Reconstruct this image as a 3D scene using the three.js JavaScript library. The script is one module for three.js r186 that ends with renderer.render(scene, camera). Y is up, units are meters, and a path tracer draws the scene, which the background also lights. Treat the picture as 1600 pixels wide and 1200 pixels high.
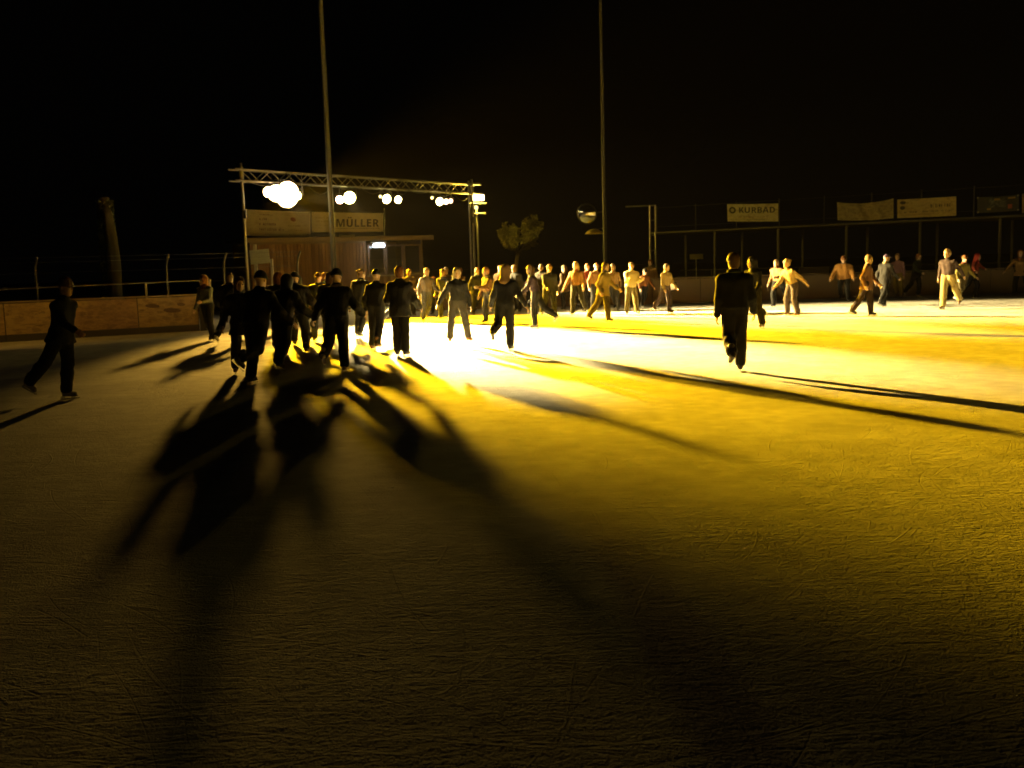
import * as THREE from 'three';
import { mergeGeometries } from 'three/addons/utils/BufferGeometryUtils.js';
import { RoundedBoxGeometry } from 'three/addons/geometries/RoundedBoxGeometry.js';
import { RectAreaLightUniformsLib } from 'three/addons/lights/RectAreaLightUniformsLib.js';

// ------------------------------------------------------------------ camera, sky, exposure
const scene = new THREE.Scene();
const R = THREE.MathUtils.degToRad, V = (x, y, z) => new THREE.Vector3(x, y, z);
const FOV = 42, PITCH = 6.8, ROLL = 1.75, EYE = 1.75;
const camera = new THREE.PerspectiveCamera(FOV, 4 / 3, 0.1, 2000);
camera.position.set(0, EYE, 0);
camera.rotation.order = 'YXZ';
camera.rotation.set(R(-PITCH), 0, R(-ROLL));
camera.focus = 8; camera.userData.fStop = 2.8;
camera.updateMatrixWorld(true);

const renderer = new THREE.WebGLRenderer({ antialias: true });
renderer.toneMapping = THREE.LinearToneMapping;
renderer.toneMappingExposure = 1;
renderer.shadowMap.enabled = true;
RectAreaLightUniformsLib.init();
{ // a night sky: one dark, faintly warm tone of town-lit air, a little stronger low down all the way round
  const w = 8, h = 16, d = new Float32Array(w * h * 4);
  for (let y = 0; y < h; y++) for (let x = 0; x < w; x++) d.set([0.00045, 0.0004, 0.00034, 1], (y * w + x) * 4);
  const t = new THREE.DataTexture(d, w, h, THREE.RGBAFormat, THREE.FloatType);
  t.mapping = THREE.EquirectangularReflectionMapping; t.magFilter = THREE.LinearFilter; t.needsUpdate = true;
  scene.background = t; scene.environment = t;
}
scene.fog = new THREE.FogExp2(new THREE.Color().setRGB(0.95, 0.9, 0.8), 0.00003);

// ------------------------------------------------------------------ helpers
let seed = 7;
const rnd = () => { seed = (seed + 0x6d2b79f5) | 0; let t = Math.imul(seed ^ (seed >>> 15), 1 | seed); t = (t + Math.imul(t ^ (t >>> 7), 61 | t)) ^ t; return ((t ^ (t >>> 14)) >>> 0) / 4294967296; };
const rr = (a, b) => a + (b - a) * rnd();
// a point of the 1600 x 1200 photograph at a given distance ahead, and where it meets the ice
const FOCAL = 600 / Math.tan(R(FOV / 2));
function at(px, py, depth) { return V((px - 800) / FOCAL * depth, (600 - py) / FOCAL * depth, -depth).applyMatrix4(camera.matrixWorld); }
function ground(px, py, y = 0) { const p = at(px, py, 1).sub(camera.position); return camera.position.clone().addScaledVector(p, (y - EYE) / p.y); }
const floorAt = (px, depth) => { const p = at(px, 420, depth); p.y = 0; return p; };

const taken = new Map();
function numbered(n) { const k = taken.get(n) ?? 0; taken.set(n, k + 1); return k ? n + '_' + String(k).padStart(3, '0') : n; }
function std(r, g, b, rough = 0.8, more = {}) { const m = new THREE.MeshStandardMaterial({ roughness: rough, ...more }); m.color.setRGB(r, g, b); return m; }
function tag(o, label, category, group, kind) { if (label) o.userData.label = label; if (category) o.userData.category = category; if (group) o.userData.group = group; if (kind) o.userData.kind = kind; return o; }
function thing(name, label, category, p = V(0, 0, 0), turn = 0, group) {
  const o = new THREE.Group(); o.name = numbered(name); o.position.copy(p); o.rotation.y = turn; scene.add(o);
  return tag(o, label, category, group);
}
function obj(name, geo, m, parent = scene) {
  const g = Array.isArray(geo) ? mergeGeometries(geo.map((q) => { q = q.index ? q.toNonIndexed() : q; for (const k of Object.keys(q.attributes)) if (!['position', 'normal', 'uv'].includes(k)) q.deleteAttribute(k); return q; })) : geo;
  const o = new THREE.Mesh(g, m); o.name = parent === scene ? numbered(name) : name; o.castShadow = o.receiveShadow = true; parent.add(o); return o;
}
const box = (w, h, d, x = 0, y = 0, z = 0) => new THREE.BoxGeometry(w, h, d).translate(x, y, z);
const rbox = (w, h, d, x = 0, y = 0, z = 0, r = 0.01) => new RoundedBoxGeometry(w, h, d, 2, Math.min(r, w / 2.1, h / 2.1, d / 2.1)).translate(x, y, z);
function bar(a, b, r, r2 = r, n = 8) { const d = b.clone().sub(a), L = d.length(); return new THREE.CylinderGeometry(r2, r, L, n).translate(0, L / 2, 0).applyQuaternion(new THREE.Quaternion().setFromUnitVectors(V(0, 1, 0), d.normalize())).translate(a.x, a.y, a.z); }

// value noise that tiles
function tileNoise(n, s, ny = n) { const g = new Float32Array(n * ny); let q = s; for (let i = 0; i < n * ny; i++) { q = (Math.imul(q, 1664525) + 1013904223) | 0; g[i] = (q >>> 0) / 4294967296; } return (u, v) => { u = ((u % 1) + 1) % 1 * n; v = ((v % 1) + 1) % 1 * ny; const x = Math.floor(u), y = Math.floor(v), a = u - x, b = v - y, f = a * a * (3 - 2 * a), h = b * b * (3 - 2 * b), x1 = (x + 1) % n, y1 = (y + 1) % ny; return (g[y * n + x] * (1 - f) + g[y * n + x1] * f) * (1 - h) + (g[y1 * n + x] * (1 - f) + g[y1 * n + x1] * f) * h; }; }

// ------------------------------------------------------------------ ground and ice
{
  const S = 2048, c = document.createElement('canvas'); c.width = c.height = S;
  const x = c.getContext('2d'); x.fillStyle = '#808080'; x.fillRect(0, 0, S, S);
  x.lineCap = 'round';
  for (let i = 0; i < 2300; i++) {   // skate cuts: long shallow arcs, mostly along the lap direction, a few crossing
    const px = rnd() * S, py = rnd() * S, a = rnd() < 0.8 ? rr(-0.32, 0.32) : rr(-1.5, 1.5), L = rr(60, 520), bend = rr(-0.0016, 0.0016);
    const dark = rnd() < 0.62, w = rr(1, 4.6), al = rr(0.08, 0.5);
    for (const ox of [-S, 0, S]) for (const oy of [-S, 0, S]) {
      if (px + ox + L < 0 || px + ox - L > S || py + oy + L < 0 || py + oy - L > S) continue;
      x.strokeStyle = dark ? `rgba(0,0,0,${al})` : `rgba(255,255,255,${al})`; x.lineWidth = w;
      x.beginPath(); let X = px + ox, Y = py + oy, A = a; x.moveTo(X, Y);
      for (let s = 0; s < L; s += 12) { X += Math.cos(A) * 12; Y += Math.sin(A) * 12; A += bend * 12; x.lineTo(X, Y); } x.stroke();
      if (dark) { x.strokeStyle = `rgba(255,255,255,${al * 0.6})`; x.lineWidth = 1.2; x.beginPath(); X = px + ox; Y = py + oy + w; A = a; x.moveTo(X, Y); for (let s = 0; s < L; s += 12) { X += Math.cos(A) * 12; Y += Math.sin(A) * 12; A += bend * 12; x.lineTo(X, Y); } x.stroke(); }
    }
  }
  for (let i = 0; i < 26000; i++) {  // shavings thrown up by the blades
    x.fillStyle = rnd() < 0.7 ? `rgba(255,255,255,${rr(0.1, 0.5)})` : `rgba(0,0,0,${rr(0.1, 0.4)})`;
    x.beginPath(); x.ellipse(rnd() * S, rnd() * S, rr(0.8, 3.6), rr(0.7, 2.2), rr(-0.4, 0.4), 0, 7); x.fill();
  }
  const cut = x.getImageData(0, 0, S, S).data;
  const n1 = tileNoise(10, 3), n2 = tileNoise(37, 5), n3 = tileNoise(131, 9), n4 = tileNoise(409, 11), s1 = tileNoise(26, 31, 88), s2 = tileNoise(80, 33, 190), s3 = tileNoise(210, 35, 420), n5 = tileNoise(997, 13), warp = tileNoise(7, 21);
  const bump = new Float32Array(S * S * 4), col = new Uint8Array(S * S * 4);
  for (let j = 0; j < S; j++) for (let i = 0; i < S; i++) {
    const u = i / S, v = j / S, k = (j * S + i) * 4, m = n1(u, v), wv = v + 0.03 * warp(u, v);
    // long low ripples of refrozen slush, lumps, and grain
    const patch = Math.min(1, Math.max(0, (warp(u * 2, v * 2) - 0.25) * 2)), ripple = s1(u, wv) * 0.22 + s2(u, wv) * (0.2 + 0.24 * patch) + s3(u, v) * 0.3;
    const h = 0.36 * ripple + 0.06 * m + 0.13 * n5(u, v) + 0.5 * (cut[k] / 255);
    bump[k] = bump[k + 1] = bump[k + 2] = h; bump[k + 3] = 1;
    const g = 226 + 22 * (n2(u, v) - 0.5) + 26 * (m - 0.5) + 34 * (cut[k] / 255 - 0.5) + 10 * (n5(u, v) - 0.5);
    col[k] = g; col[k + 1] = g; col[k + 2] = g; col[k + 3] = 255;
  }
  const tex = (d, type, srgb) => { const t = new THREE.DataTexture(d, S, S, THREE.RGBAFormat, type); t.wrapS = t.wrapT = THREE.RepeatWrapping; t.magFilter = THREE.LinearFilter; if (srgb) t.colorSpace = THREE.SRGBColorSpace; t.needsUpdate = true; return t; };
  const iceMat = new THREE.MeshPhysicalMaterial({ roughness: 0.8, ior: 1.31, specularIntensity: 0.35 });
  iceMat.color.setRGB(0.93, 0.93, 0.93);
  iceMat.map = tex(col, THREE.UnsignedByteType, true);
  iceMat.bumpMap = tex(bump, THREE.FloatType); iceMat.bumpScale = 0.05;
  const T = 5.3;
  const flat = (w, d, cx, cz) => { const g = new THREE.PlaneGeometry(w, d, 1, 1).rotateX(-Math.PI / 2).translate(cx, 0, cz), p = g.attributes.position, u = g.attributes.uv; for (let i = 0; i < p.count; i++) u.setXY(i, p.getX(i) / T, p.getZ(i) / T); return g; };
  tag(obj('ice', flat(80, 62, 0, -16), iceMat), null, null, null, 'structure');
  const gm = std(0.03, 0.03, 0.03, 0.95); gm.bumpMap = iceMat.bumpMap; gm.bumpScale = 0.01;
  const g = tag(obj('ground', flat(700, 700, 0, -100), gm), null, null, null, 'structure'); g.position.y = -0.01;
}

// ------------------------------------------------------------------ lamps on the truss
const TA = at(383, 300, 38), TB = at(735, 300, 48); // feet of the truss in plan
TA.y = TB.y = 0;
const trussTop = 5.62, trussDir = TB.clone().sub(TA).normalize();
const onTruss = (px) => { // where the truss passes behind that column of the photograph
  let lo = -0.1, hi = 1.1; for (let i = 0; i < 40; i++) { const m = (lo + hi) / 2, p = TA.clone().lerp(TB, m).setY(4.6).applyMatrix4(camera.matrixWorldInverse); (800 - p.x / p.z * FOCAL < px) ? lo = m : hi = m; } return TA.clone().lerp(TB, lo); };
const mBlack = std(0.02, 0.02, 0.022, 0.5, { metalness: 0.2 });
const mAlu = std(0.36, 0.35, 0.33, 0.5, { metalness: 0.8 });
const mGalv = std(0.16, 0.155, 0.145, 0.65, { metalness: 0.3 });
function lampGlass(r, g, b, k) { const m = std(0.1, 0.1, 0.1, 0.3); m.emissive.setRGB(r, g, b); m.emissiveIntensity = k; return m; }

function parLamp(px, py, rad, aim, rgb, glow, power, label, cone = 50, soft = 12, pen = 1) {
  const foot = onTruss(px), depth = -foot.clone().setY(4.6).applyMatrix4(camera.matrixWorldInverse).z;
  const p = at(px, py, depth - 0.25);
  const t = thing('stage_lamp', label, 'stage lamp', p, 0, 'lamps hung from the lighting truss');
  const dir = aim.clone().sub(p).normalize(), q = new THREE.Quaternion().setFromUnitVectors(V(0, 0, 1), dir);
  const can = new THREE.LatheGeometry([[0.001, -rad * 2.1], [rad * 0.55, -rad * 2.05], [rad * 0.62, -rad * 1.5], [rad * 0.98, -rad * 0.5], [rad * 1.06, 0.02], [rad * 1.0, 0.02], [rad * 0.9, -rad * 0.45], [rad * 0.5, -rad * 1.4], [0.001, -rad * 1.4]].map(([x, y]) => new THREE.Vector2(x, y)), 28).rotateX(Math.PI / 2);
  const body = obj('housing', can, mBlack, t); body.quaternion.copy(q);
  // a shallow domed lens standing proud of the rim
  const lens = new THREE.SphereGeometry(rad * 1.35, 28, 10, 0, Math.PI * 2, 0, Math.asin(0.97 / 1.35)).rotateX(Math.PI / 2).translate(0, 0, -rad * 1.35 * Math.cos(Math.asin(0.97 / 1.35)) + 0.01);
  const l = obj('lens', lens, lampGlass(rgb[0], rgb[1] * 1.25, Math.max(rgb[2], 0.3), glow), t); l.quaternion.copy(q);
  const topY = trussTop - 0.42 - p.y;
  if (topY > 0.05) obj('yoke', [bar(V(-rad * 1.15, 0, 0), V(-rad * 1.15, rad * 1.5, 0), 0.015), bar(V(rad * 1.15, 0, 0), V(rad * 1.15, rad * 1.5, 0), 0.015), bar(V(-rad * 1.16, rad * 1.5, 0), V(rad * 1.16, rad * 1.5, 0), 0.018), bar(V(0, rad * 1.5, 0), V(0, Math.max(topY, rad * 1.5 + 0.05), 0), 0.022)], mBlack, t);
  if (power > 0) {
    const s = new THREE.SpotLight(new THREE.Color().setRGB(...rgb), power, 0, R(cone), pen, 2);
    s.name = 'stage_lamp_beam'; s.position.copy(p).addScaledVector(dir, rad * 0.6); s.target.position.copy(aim); s.castShadow = true; s.shadow.radius = soft;
    scene.add(s); scene.add(s.target);
  }
  return t;
}
const HOT = [1, 0.72, 0.26], BROWN_LAMP = [1, 0.54, 0.07], AMBER = [1, 0.53, 0.006], WARM = [1, 0.66, 0.16], PINK = [1, 0.5, 0.4], ORANGE = [1, 0.42, 0.06];
const G = (x, z) => V(x, 0, -z);
parLamp(449, 304, 0.52, G(10, 20.2), AMBER, 30, 20000, 'largest and brightest amber floodlight at the truss end beside the tall mast', 26.8, 9, 0.4);
parLamp(420, 300, 0.21, G(-2.83, 22), AMBER, 30, 24000, 'smallest amber lamp on the left of the big floodlight, nearest the truss leg', 8, 15, 0.98);
parLamp(432, 302, 0.34, G(-6, 25.5), BROWN_LAMP, 30, 2300, 'medium amber lamp tucked against the left side of the big floodlight', 12.6, 15, 0.85);
parLamp(448, 292, 0.2, G(-3.15, 26.5), HOT, 30, 60000, 'hot narrow lamp perched on top of the big floodlight', 9.8, 9, 0.3);
parLamp(451, 317, 0.19, G(-1.66, 27.15), HOT, 30, 44000, 'hot narrow lamp hung below the big floodlight', 9.9, 9, 0.35);
parLamp(466, 306, 0.17, G(19.7, 27.2), HOT, 30, 28000, 'small hot lamp at the right edge of the big floodlight, nearest the tall mast', 17.7, 9, 0.96);
parLamp(546, 309, 0.26, G(-2.3, 25.4), HOT, 30, 36000, 'round white-hot lamp just beyond the tall mast, larger of its pair', 6.7, 8, 0.3);
parLamp(531, 312, 0.16, G(-1.5, 22), PINK, 40, 0, 'small pinkish lamp touching the hot lamp beside the tall mast', 9, 8);
parLamp(604, 311, 0.2, G(4.84, 29), WARM, 30, 8000, 'middle lamp of the truss, hanging above the end of the lettered banner', 6, 8, 0.5);
parLamp(622, 312, 0.16, G(6, 24), WARM, 40, 0, 'small lamp hung right beside the middle lamp of the truss', 8, 8);
parLamp(594, 307, 0.06, G(6, 22), WARM, 6, 0, 'tiny dim lamp beside the middle lamp of the truss');
parLamp(687, 315, 0.18, G(5.84, 28.8), WARM, 30, 8000, 'bright lamp hung over the dark gap towards the far end of the truss', 5.4, 8, 0.4);
parLamp(697, 315, 0.12, G(8, 24), PINK, 14, 0, 'small pink lamp between the far bright lamp and an orange one');
parLamp(704, 314, 0.11, G(8, 24), ORANGE, 7, 0, 'small orange lamp, last on the truss before its far leg');
parLamp(675, 309, 0.07, G(8, 24), WARM, 4, 0, 'tiny pale lamp clipped high beside the far bright lamp');

{ // the truss itself
  const t = thing('lighting_truss', 'long aluminium lattice truss on two legs carrying the stage lamps', 'lighting truss');
  const A = TA, B = TB, n = V(-trussDir.z, 0, trussDir.x).multiplyScalar(0.2);
  const yb = trussTop - 0.42, ext = trussDir.clone().multiplyScalar(0.55);
  const pt = (s, k, y) => A.clone().lerp(B, s).addScaledVector(n, k).setY(y);
  for (const k of [-1, 1]) for (const y of [yb, trussTop]) obj('chord', bar(pt(0, k, y).sub(ext), pt(1, k, y).add(ext), 0.035), mAlu, t);
  const L = A.distanceTo(B), N = Math.round(L / 0.55);
  const brace = new THREE.CylinderGeometry(0.016, 0.016, 1, 6);
  const put = (a, b) => { const m = obj('brace', brace, mAlu, t), d = b.clone().sub(a), l = d.length(); m.position.copy(a).lerp(b, 0.5); m.scale.y = l; m.quaternion.setFromUnitVectors(V(0, 1, 0), d.normalize()); };
  for (let i = 0; i < N; i++) for (const k of [-1, 1]) { const s = i / N, e = (i + 1) / N; i % 2 ? put(pt(s, k, yb), pt(e, k, trussTop)) : put(pt(s, k, trussTop), pt(e, k, yb)); }
  for (let i = 0; i <= N; i += 2) put(pt(i / N, -1, trussTop), pt(i / N, 1, trussTop));
  for (let i = 0; i < 9; i++) { const a = pt(i / 9, 0.6, yb - 0.03), b = pt((i + 1) / 9, 0.6, yb - 0.03), m = a.clone().lerp(b, 0.5); m.y -= 0.1 + 0.12 * (i % 3); obj('cable', new THREE.TubeGeometry(new THREE.CatmullRomCurve3([a, m, b]), 10, 0.014, 6), mBlack, t); }
  for (const s of [0, 1]) {
    const base = A.clone().lerp(B, s).addScaledVector(trussDir, s ? 0.12 : -0.12);
    const leg = obj('leg', bar(base.clone().setY(0), base.clone().setY(trussTop + 0.25), 0.055, 0.05, 12), mAlu, t);
    obj('base_plate', rbox(0.7, 0.04, 0.7, base.x, 0.025, base.z), mBlack, leg);
    obj('winch', rbox(0.16, 0.3, 0.2, base.x + 0.05, 3.95, base.z + 0.12), mBlack, leg);
    obj('sleeve', bar(base.clone().setY(trussTop - 0.5), base.clone().setY(trussTop + 0.1), 0.085, 0.085, 12), mAlu, leg);
  }
}
{ // separate floodlight mast past the truss's far leg
  const d = 49.5, base = floorAt(748, d), py = (y) => at(748, y, d).y;
  const t = thing('floodlight_mast', 'thin mast past the far truss leg with one wide white floodlight', 'floodlight mast', base);
  obj('pole', bar(V(0, 0, 0), V(0, py(322), 0), 0.05, 0.045, 12), mGalv, t);
  obj('bracket', [rbox(0.9, 0.05, 0.08, 0.05, py(318), 0), rbox(0.7, 0.07, 0.1, 0.1, py(334), 0.05).rotateZ(0)], mGalv, t);
  obj('hood', [rbox(0.62, 0.06, 0.3, -0.1, py(288), 0.05), rbox(0.62, 0.36, 0.05, 0.1, py(311) + 0.05, -0.1)], mBlack, t);
  const gl = obj('lamp_glass', rbox(0.58, 0.27, 0.08, 0.08, py(310), 0.06, 0.03), lampGlass(1, 0.74, 0.34, 25), t); gl.rotation.z = 0.0;
  obj('lamp_bulb', new THREE.SphereGeometry(0.1, 16, 12).translate(-0.02, py(325), 0.12), lampGlass(1, 0.75, 0.3, 2.2), t);
  const s = new THREE.SpotLight(new THREE.Color().setRGB(1, 0.64, 0.09), 800, 0, R(13), 0.8, 2);
  s.name = 'floodlight_beam'; s.position.set(base.x + 0.1, py(310), base.z + 0.35); s.target.position.set(7.9, 0, -19.5); s.castShadow = true; s.shadow.radius = 8; scene.add(s); scene.add(s.target);
  const pb = new THREE.PointLight(new THREE.Color().setRGB(1, 0.66, 0.06), 130); pb.name = 'mast_bulb_light'; pb.position.set(base.x - 0.02, py(325), base.z + 0.12); pb.castShadow = true; pb.shadow.radius = 5; scene.add(pb);
  const rod = thing('support_pole', 'short pale upright pole standing beside the far truss leg', 'pole', floorAt(737, 47));
  obj('shaft', bar(V(0, 0, 0), V(0, at(737, 284, 47).y, 0), 0.05, 0.05, 10), mAlu, rod);
}

// ------------------------------------------------------------------ tall masts
const mMast = std(0.06, 0.06, 0.052, 0.6, { metalness: 0.2 });
function mast(px, depth, h, r, name, label, heads) {
  const base = floorAt(px, depth), t = thing(name, label, 'light mast', base);
  obj('pole', new THREE.LatheGeometry([[r * 1.6, 0], [r * 1.6, 0.05], [r * 1.25, 0.06], [r * 1.2, 1.2], [r * 1.05, 1.3], [r, h * 0.5], [r * 0.72, h]].map(([a, b]) => new THREE.Vector2(a, b)), 18), mMast, t);
  obj('hatch', rbox(0.11, 0.4, 0.03, 0, 0.9, r * 1.22), mBlack, t);
  obj('crossarm', rbox(1.5, 0.09, 0.09, 0, h - 0.15, 0.12), mGalv, t);
  for (const [x, y] of heads) {
    const hd = obj('lamp_head', [rbox(0.5, 0.42, 0.2, 0, 0, 0, 0.04), rbox(0.06, 0.3, 0.06, 0, 0.2, -0.12)], mBlack, t); hd.position.set(x, h + y, 0.3); hd.rotation.x = 0.5;
    obj('glass', rbox(0.44, 0.36, 0.015, 0, 0, 0.11, 0.005), std(0.3, 0.3, 0.3, 0.1), hd);
  }
  return t;
}
mast(522, 40.2, 17, 0.1, 'tall_mast', 'tall steel mast rising out of frame in front of the lettered banner', [[-0.5, 0], [0.5, 0]]);
mast(946, 46, 13.7, 0.08, 'tall_mast', 'slim tall mast with lamp heads at its top, over the middle of the rink', [[-0.35, -0.1], [0.4, -0.1], [0, 0.35]]);

// ------------------------------------------------------------------ printed things
function canvasTex(w, h, draw) { const c = document.createElement('canvas'); c.width = w; c.height = h; const x = c.getContext('2d'); draw(x, w, h); const t = new THREE.CanvasTexture(c); t.colorSpace = THREE.SRGBColorSpace; t.anisotropy = 8; return t; }
function printed(w, h, draw) { const m = std(1, 1, 1, 0.75); m.map = canvasTex(w, h, draw); return m; }
function strokes(x, x0, y0, w, h, col) { x.fillStyle = col; let X = x0; while (X < x0 + w) { const ww = h * rr(0.35, 0.75); if (rnd() < 0.86) { x.fillRect(X, y0, h * 0.16, h); if (rnd() < 0.6) x.fillRect(X, y0 + (rnd() < 0.5 ? 0 : h * 0.42), ww * 0.7, h * 0.18); if (rnd() < 0.5) x.fillRect(X + ww * 0.55, y0 + h * 0.1, h * 0.15, h * 0.9); } X += ww + h * 0.22; } }
// a cloth banner hung between four corners: cloth, hem and eyelets
function banner(c, label, mat, sag = 0, ripple = 0.02) { // c = [top left, top right, bottom left, bottom right]
  const o = c[2].clone(), t = thing('banner', label, 'banner', o);
  const nx = 28, ny = 8, g = new THREE.PlaneGeometry(1, 1, nx, ny), p = g.attributes.position;
  const nrm = c[1].clone().sub(c[0]).cross(c[0].clone().sub(c[2])).normalize();
  for (let i = 0; i < p.count; i++) {
    const u = p.getX(i) + 0.5, v = p.getY(i) + 0.5, q = c[2].clone().lerp(c[3], u).lerp(c[0].clone().lerp(c[1], u), v).sub(o);
    q.y -= sag * 4 * u * (1 - u) * (0.4 + 0.6 * v); q.addScaledVector(nrm, ripple * (Math.sin(u * 17 + v * 3) * 0.6 + Math.sin(u * 41 + v * 7) * 0.3) * (0.3 + 4 * u * (1 - u)));
    p.setXYZ(i, q.x, q.y, q.z);
  }
  g.computeVertexNormals();
  const back = g.clone(); back.translate(-nrm.x * 0.004, -nrm.y * 0.004, -nrm.z * 0.004);
  obj('cloth', g, mat, t); obj('backing', back, std(0.25, 0.24, 0.22, 0.9), t);
  const ey = new THREE.TorusGeometry(0.03, 0.01, 6, 12), qn = new THREE.Quaternion().setFromUnitVectors(V(0, 0, 1), nrm);
  for (const [u, v] of [[0.015, 0.95], [0.985, 0.95], [0.015, 0.05], [0.985, 0.05]]) { const e = obj('eyelet', ey, mAlu, t); e.position.copy(c[2].clone().lerp(c[3], u).lerp(c[0].clone().lerp(c[1], u), v).sub(o)).addScaledVector(nrm, 0.012); e.position.y -= sag * 4 * u * (1 - u); e.quaternion.copy(qn); }
  return t;
}

// ------------------------------------------------------------------ kiosk behind the truss
{
  const D = 44.5, p0 = floorAt(392, D - 1.2), p1 = floorAt(662, D + 2.6);
  const dir = p1.clone().sub(p0), W = dir.length(), turn = -Math.atan2(dir.z, dir.x);
  const hgt = at(480, 374, D).y;
  const t = thing('kiosk', 'long wooden kiosk with lit hatch windows standing behind the truss', 'kiosk', p0, turn);
  const wood = [0, 1, 2, 3].map((i) => std(0.27 - 0.025 * i, 0.15 - 0.015 * i, 0.06 - 0.006 * i, 0.75));
  const open0 = W * 0.66, open1 = W * 0.985, pw = 0.16;
  const pl = [];
  const plank = rbox(pw - 0.012, hgt - 0.25, 0.03, 0, (hgt - 0.25) / 2 + 0.05, 0, 0.006), low = rbox(pw - 0.012, 1.35, 0.03, 0, 0.725, 0, 0.006);
  for (let x = pw / 2, i = 0; x < W - pw / 2; x += pw, i++) { const inOpen = x > open0 && x < open1; const m = obj('plank', inOpen ? low : plank, wood[Math.floor(rnd() * 4)], t); m.position.set(x, 0, rr(-0.004, 0.004)); }
  obj('wall', [box(W, hgt - 0.1, 0.08, W / 2, hgt / 2 - 0.05, -3.2), box(0.08, hgt - 0.1, 3.14, 0.05, hgt / 2 - 0.05, -1.6), box(0.08, hgt - 0.1, 3.14, W - 0.05, hgt / 2 - 0.05, -1.6), box(open0 - 0.1, hgt - 0.12, 0.05, open0 / 2, hgt / 2 - 0.05, -0.06)], std(0.2, 0.14, 0.08, 0.8), t);
  obj('floor', box(W - 0.2, 0.06, 3.0, W / 2, 0.03, -1.62), std(0.1, 0.08, 0.06, 0.9), t);
  const roof = obj('roof', [rbox(W + 0.5, 0.12, 4.3, W / 2, hgt + 0.02, -1.5, 0.03)], std(0.09, 0.08, 0.075, 0.8), t);
  obj('fascia', rbox(W + 0.54, 0.2, 0.04, W / 2, hgt - 0.03, 0.67), std(0.22, 0.15, 0.08, 0.7), roof);
  obj('counter', rbox(open1 - open0, 0.05, 0.5, (open0 + open1) / 2, 1.43, 0.12), std(0.3, 0.22, 0.13, 0.5), t);
  const wy0 = 1.47, wy1 = hgt - 0.3, n = 3, ww = (open1 - open0) / n;
  for (let i = 0; i < n; i++) {
    const cx = open0 + ww * (i + 0.5), w = obj('window', [rbox(ww - 0.02, 0.07, 0.06, 0, wy0 + 0.04, 0), rbox(ww - 0.02, 0.07, 0.06, 0, wy1 - 0.04, 0), rbox(0.08, wy1 - wy0 - 0.02, 0.056, -ww / 2 + 0.05, (wy0 + wy1) / 2, 0), rbox(0.08, wy1 - wy0 - 0.02, 0.056, ww / 2 - 0.05, (wy0 + wy1) / 2, 0)], std(0.16, 0.1, 0.06, 0.6), t);
    w.position.set(cx, 0, 0);
    const gm = new THREE.MeshPhysicalMaterial({ transmission: 1, thickness: 0, roughness: 0.05, ior: 1.5 }); gm.color.setRGB(0.9, 0.92, 0.9);
    obj('pane', box(ww - 0.18, wy1 - wy0 - 0.14, 0.008, 0, (wy0 + wy1) / 2, 0), gm, w);
  }
  // shelves with bottles-free boxes read only as dark shapes inside
  obj('shelf', [rbox(open1 - open0, 0.03, 0.35, (open0 + open1) / 2, 1.75, -2.9), rbox(open1 - open0, 0.03, 0.35, (open0 + open1) / 2, 2.2, -2.9)], std(0.25, 0.17, 0.1, 0.7), t);
  // strip light under the eave
  const lt = thing('strip_light', 'short cool white fluorescent lamp glowing under the kiosk eave', 'lamp');
  const lp = at(592, 383.5, D + 1.0); lt.position.copy(lp); lt.rotation.y = turn;
  obj('lamp_housing', rbox(0.72, 0.06, 0.14, 0, 0.14, -0.04), std(0.5, 0.5, 0.5, 0.5), lt);
  obj('lamp_tube', new THREE.CapsuleGeometry(0.085, 0.4, 6, 14).rotateZ(Math.PI / 2).translate(0, 0, 0), lampGlass(0.75, 0.86, 1, 14), lt);
  const ra = new THREE.RectAreaLight(new THREE.Color().setRGB(0.85, 0.8, 0.9), 5, 0.55, 0.14); ra.name = 'strip_light_glow'; ra.position.copy(lp).add(V(0, -0.11, 0.02)); ra.lookAt(lp.x, lp.y - 2, lp.z + 0.6); scene.add(ra);

  // banners on the roof edge
  const ink = '#2b2118';
  const mA = printed(768, 320, (x, w, h) => { x.fillStyle = '#cfc7a6'; x.fillRect(0, 0, w, h); for (let i = 0; i < 400; i++) { x.fillStyle = `rgba(90,70,40,${rr(0.02, 0.07)})`; x.beginPath(); x.ellipse(rnd() * w, rnd() * h, rr(4, 30), rr(3, 14), 0, 0, 7); x.fill(); } strokes(x, 140, 42, 180, 20, '#5d3d33'); strokes(x, 165, 98, 80, 24, '#5d3d33'); strokes(x, 165, 156, 185, 28, '#54304a'); strokes(x, 165, 222, 300, 28, '#5d3d33'); x.fillStyle = '#8a5a3c'; x.beginPath(); x.ellipse(560, 100, 34, 26, 0.4, 0, 7); x.fill(); strokes(x, 500, 170, 140, 18, '#8c7040'); strokes(x, 500, 225, 160, 18, '#8c7040'); x.strokeStyle = '#efe8cc'; x.lineWidth = 12; x.strokeRect(6, 6, w - 12, h - 12); });
  const q = (px, py) => at(px, py, D - 0.9 + (px - 392) * 0.012);
  banner([q(383, 327), q(485, 331), q(383, 368), q(485, 371)], 'pale banner with lines of small print above the kiosk, under the big floodlight', mA, 0.02);
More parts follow.
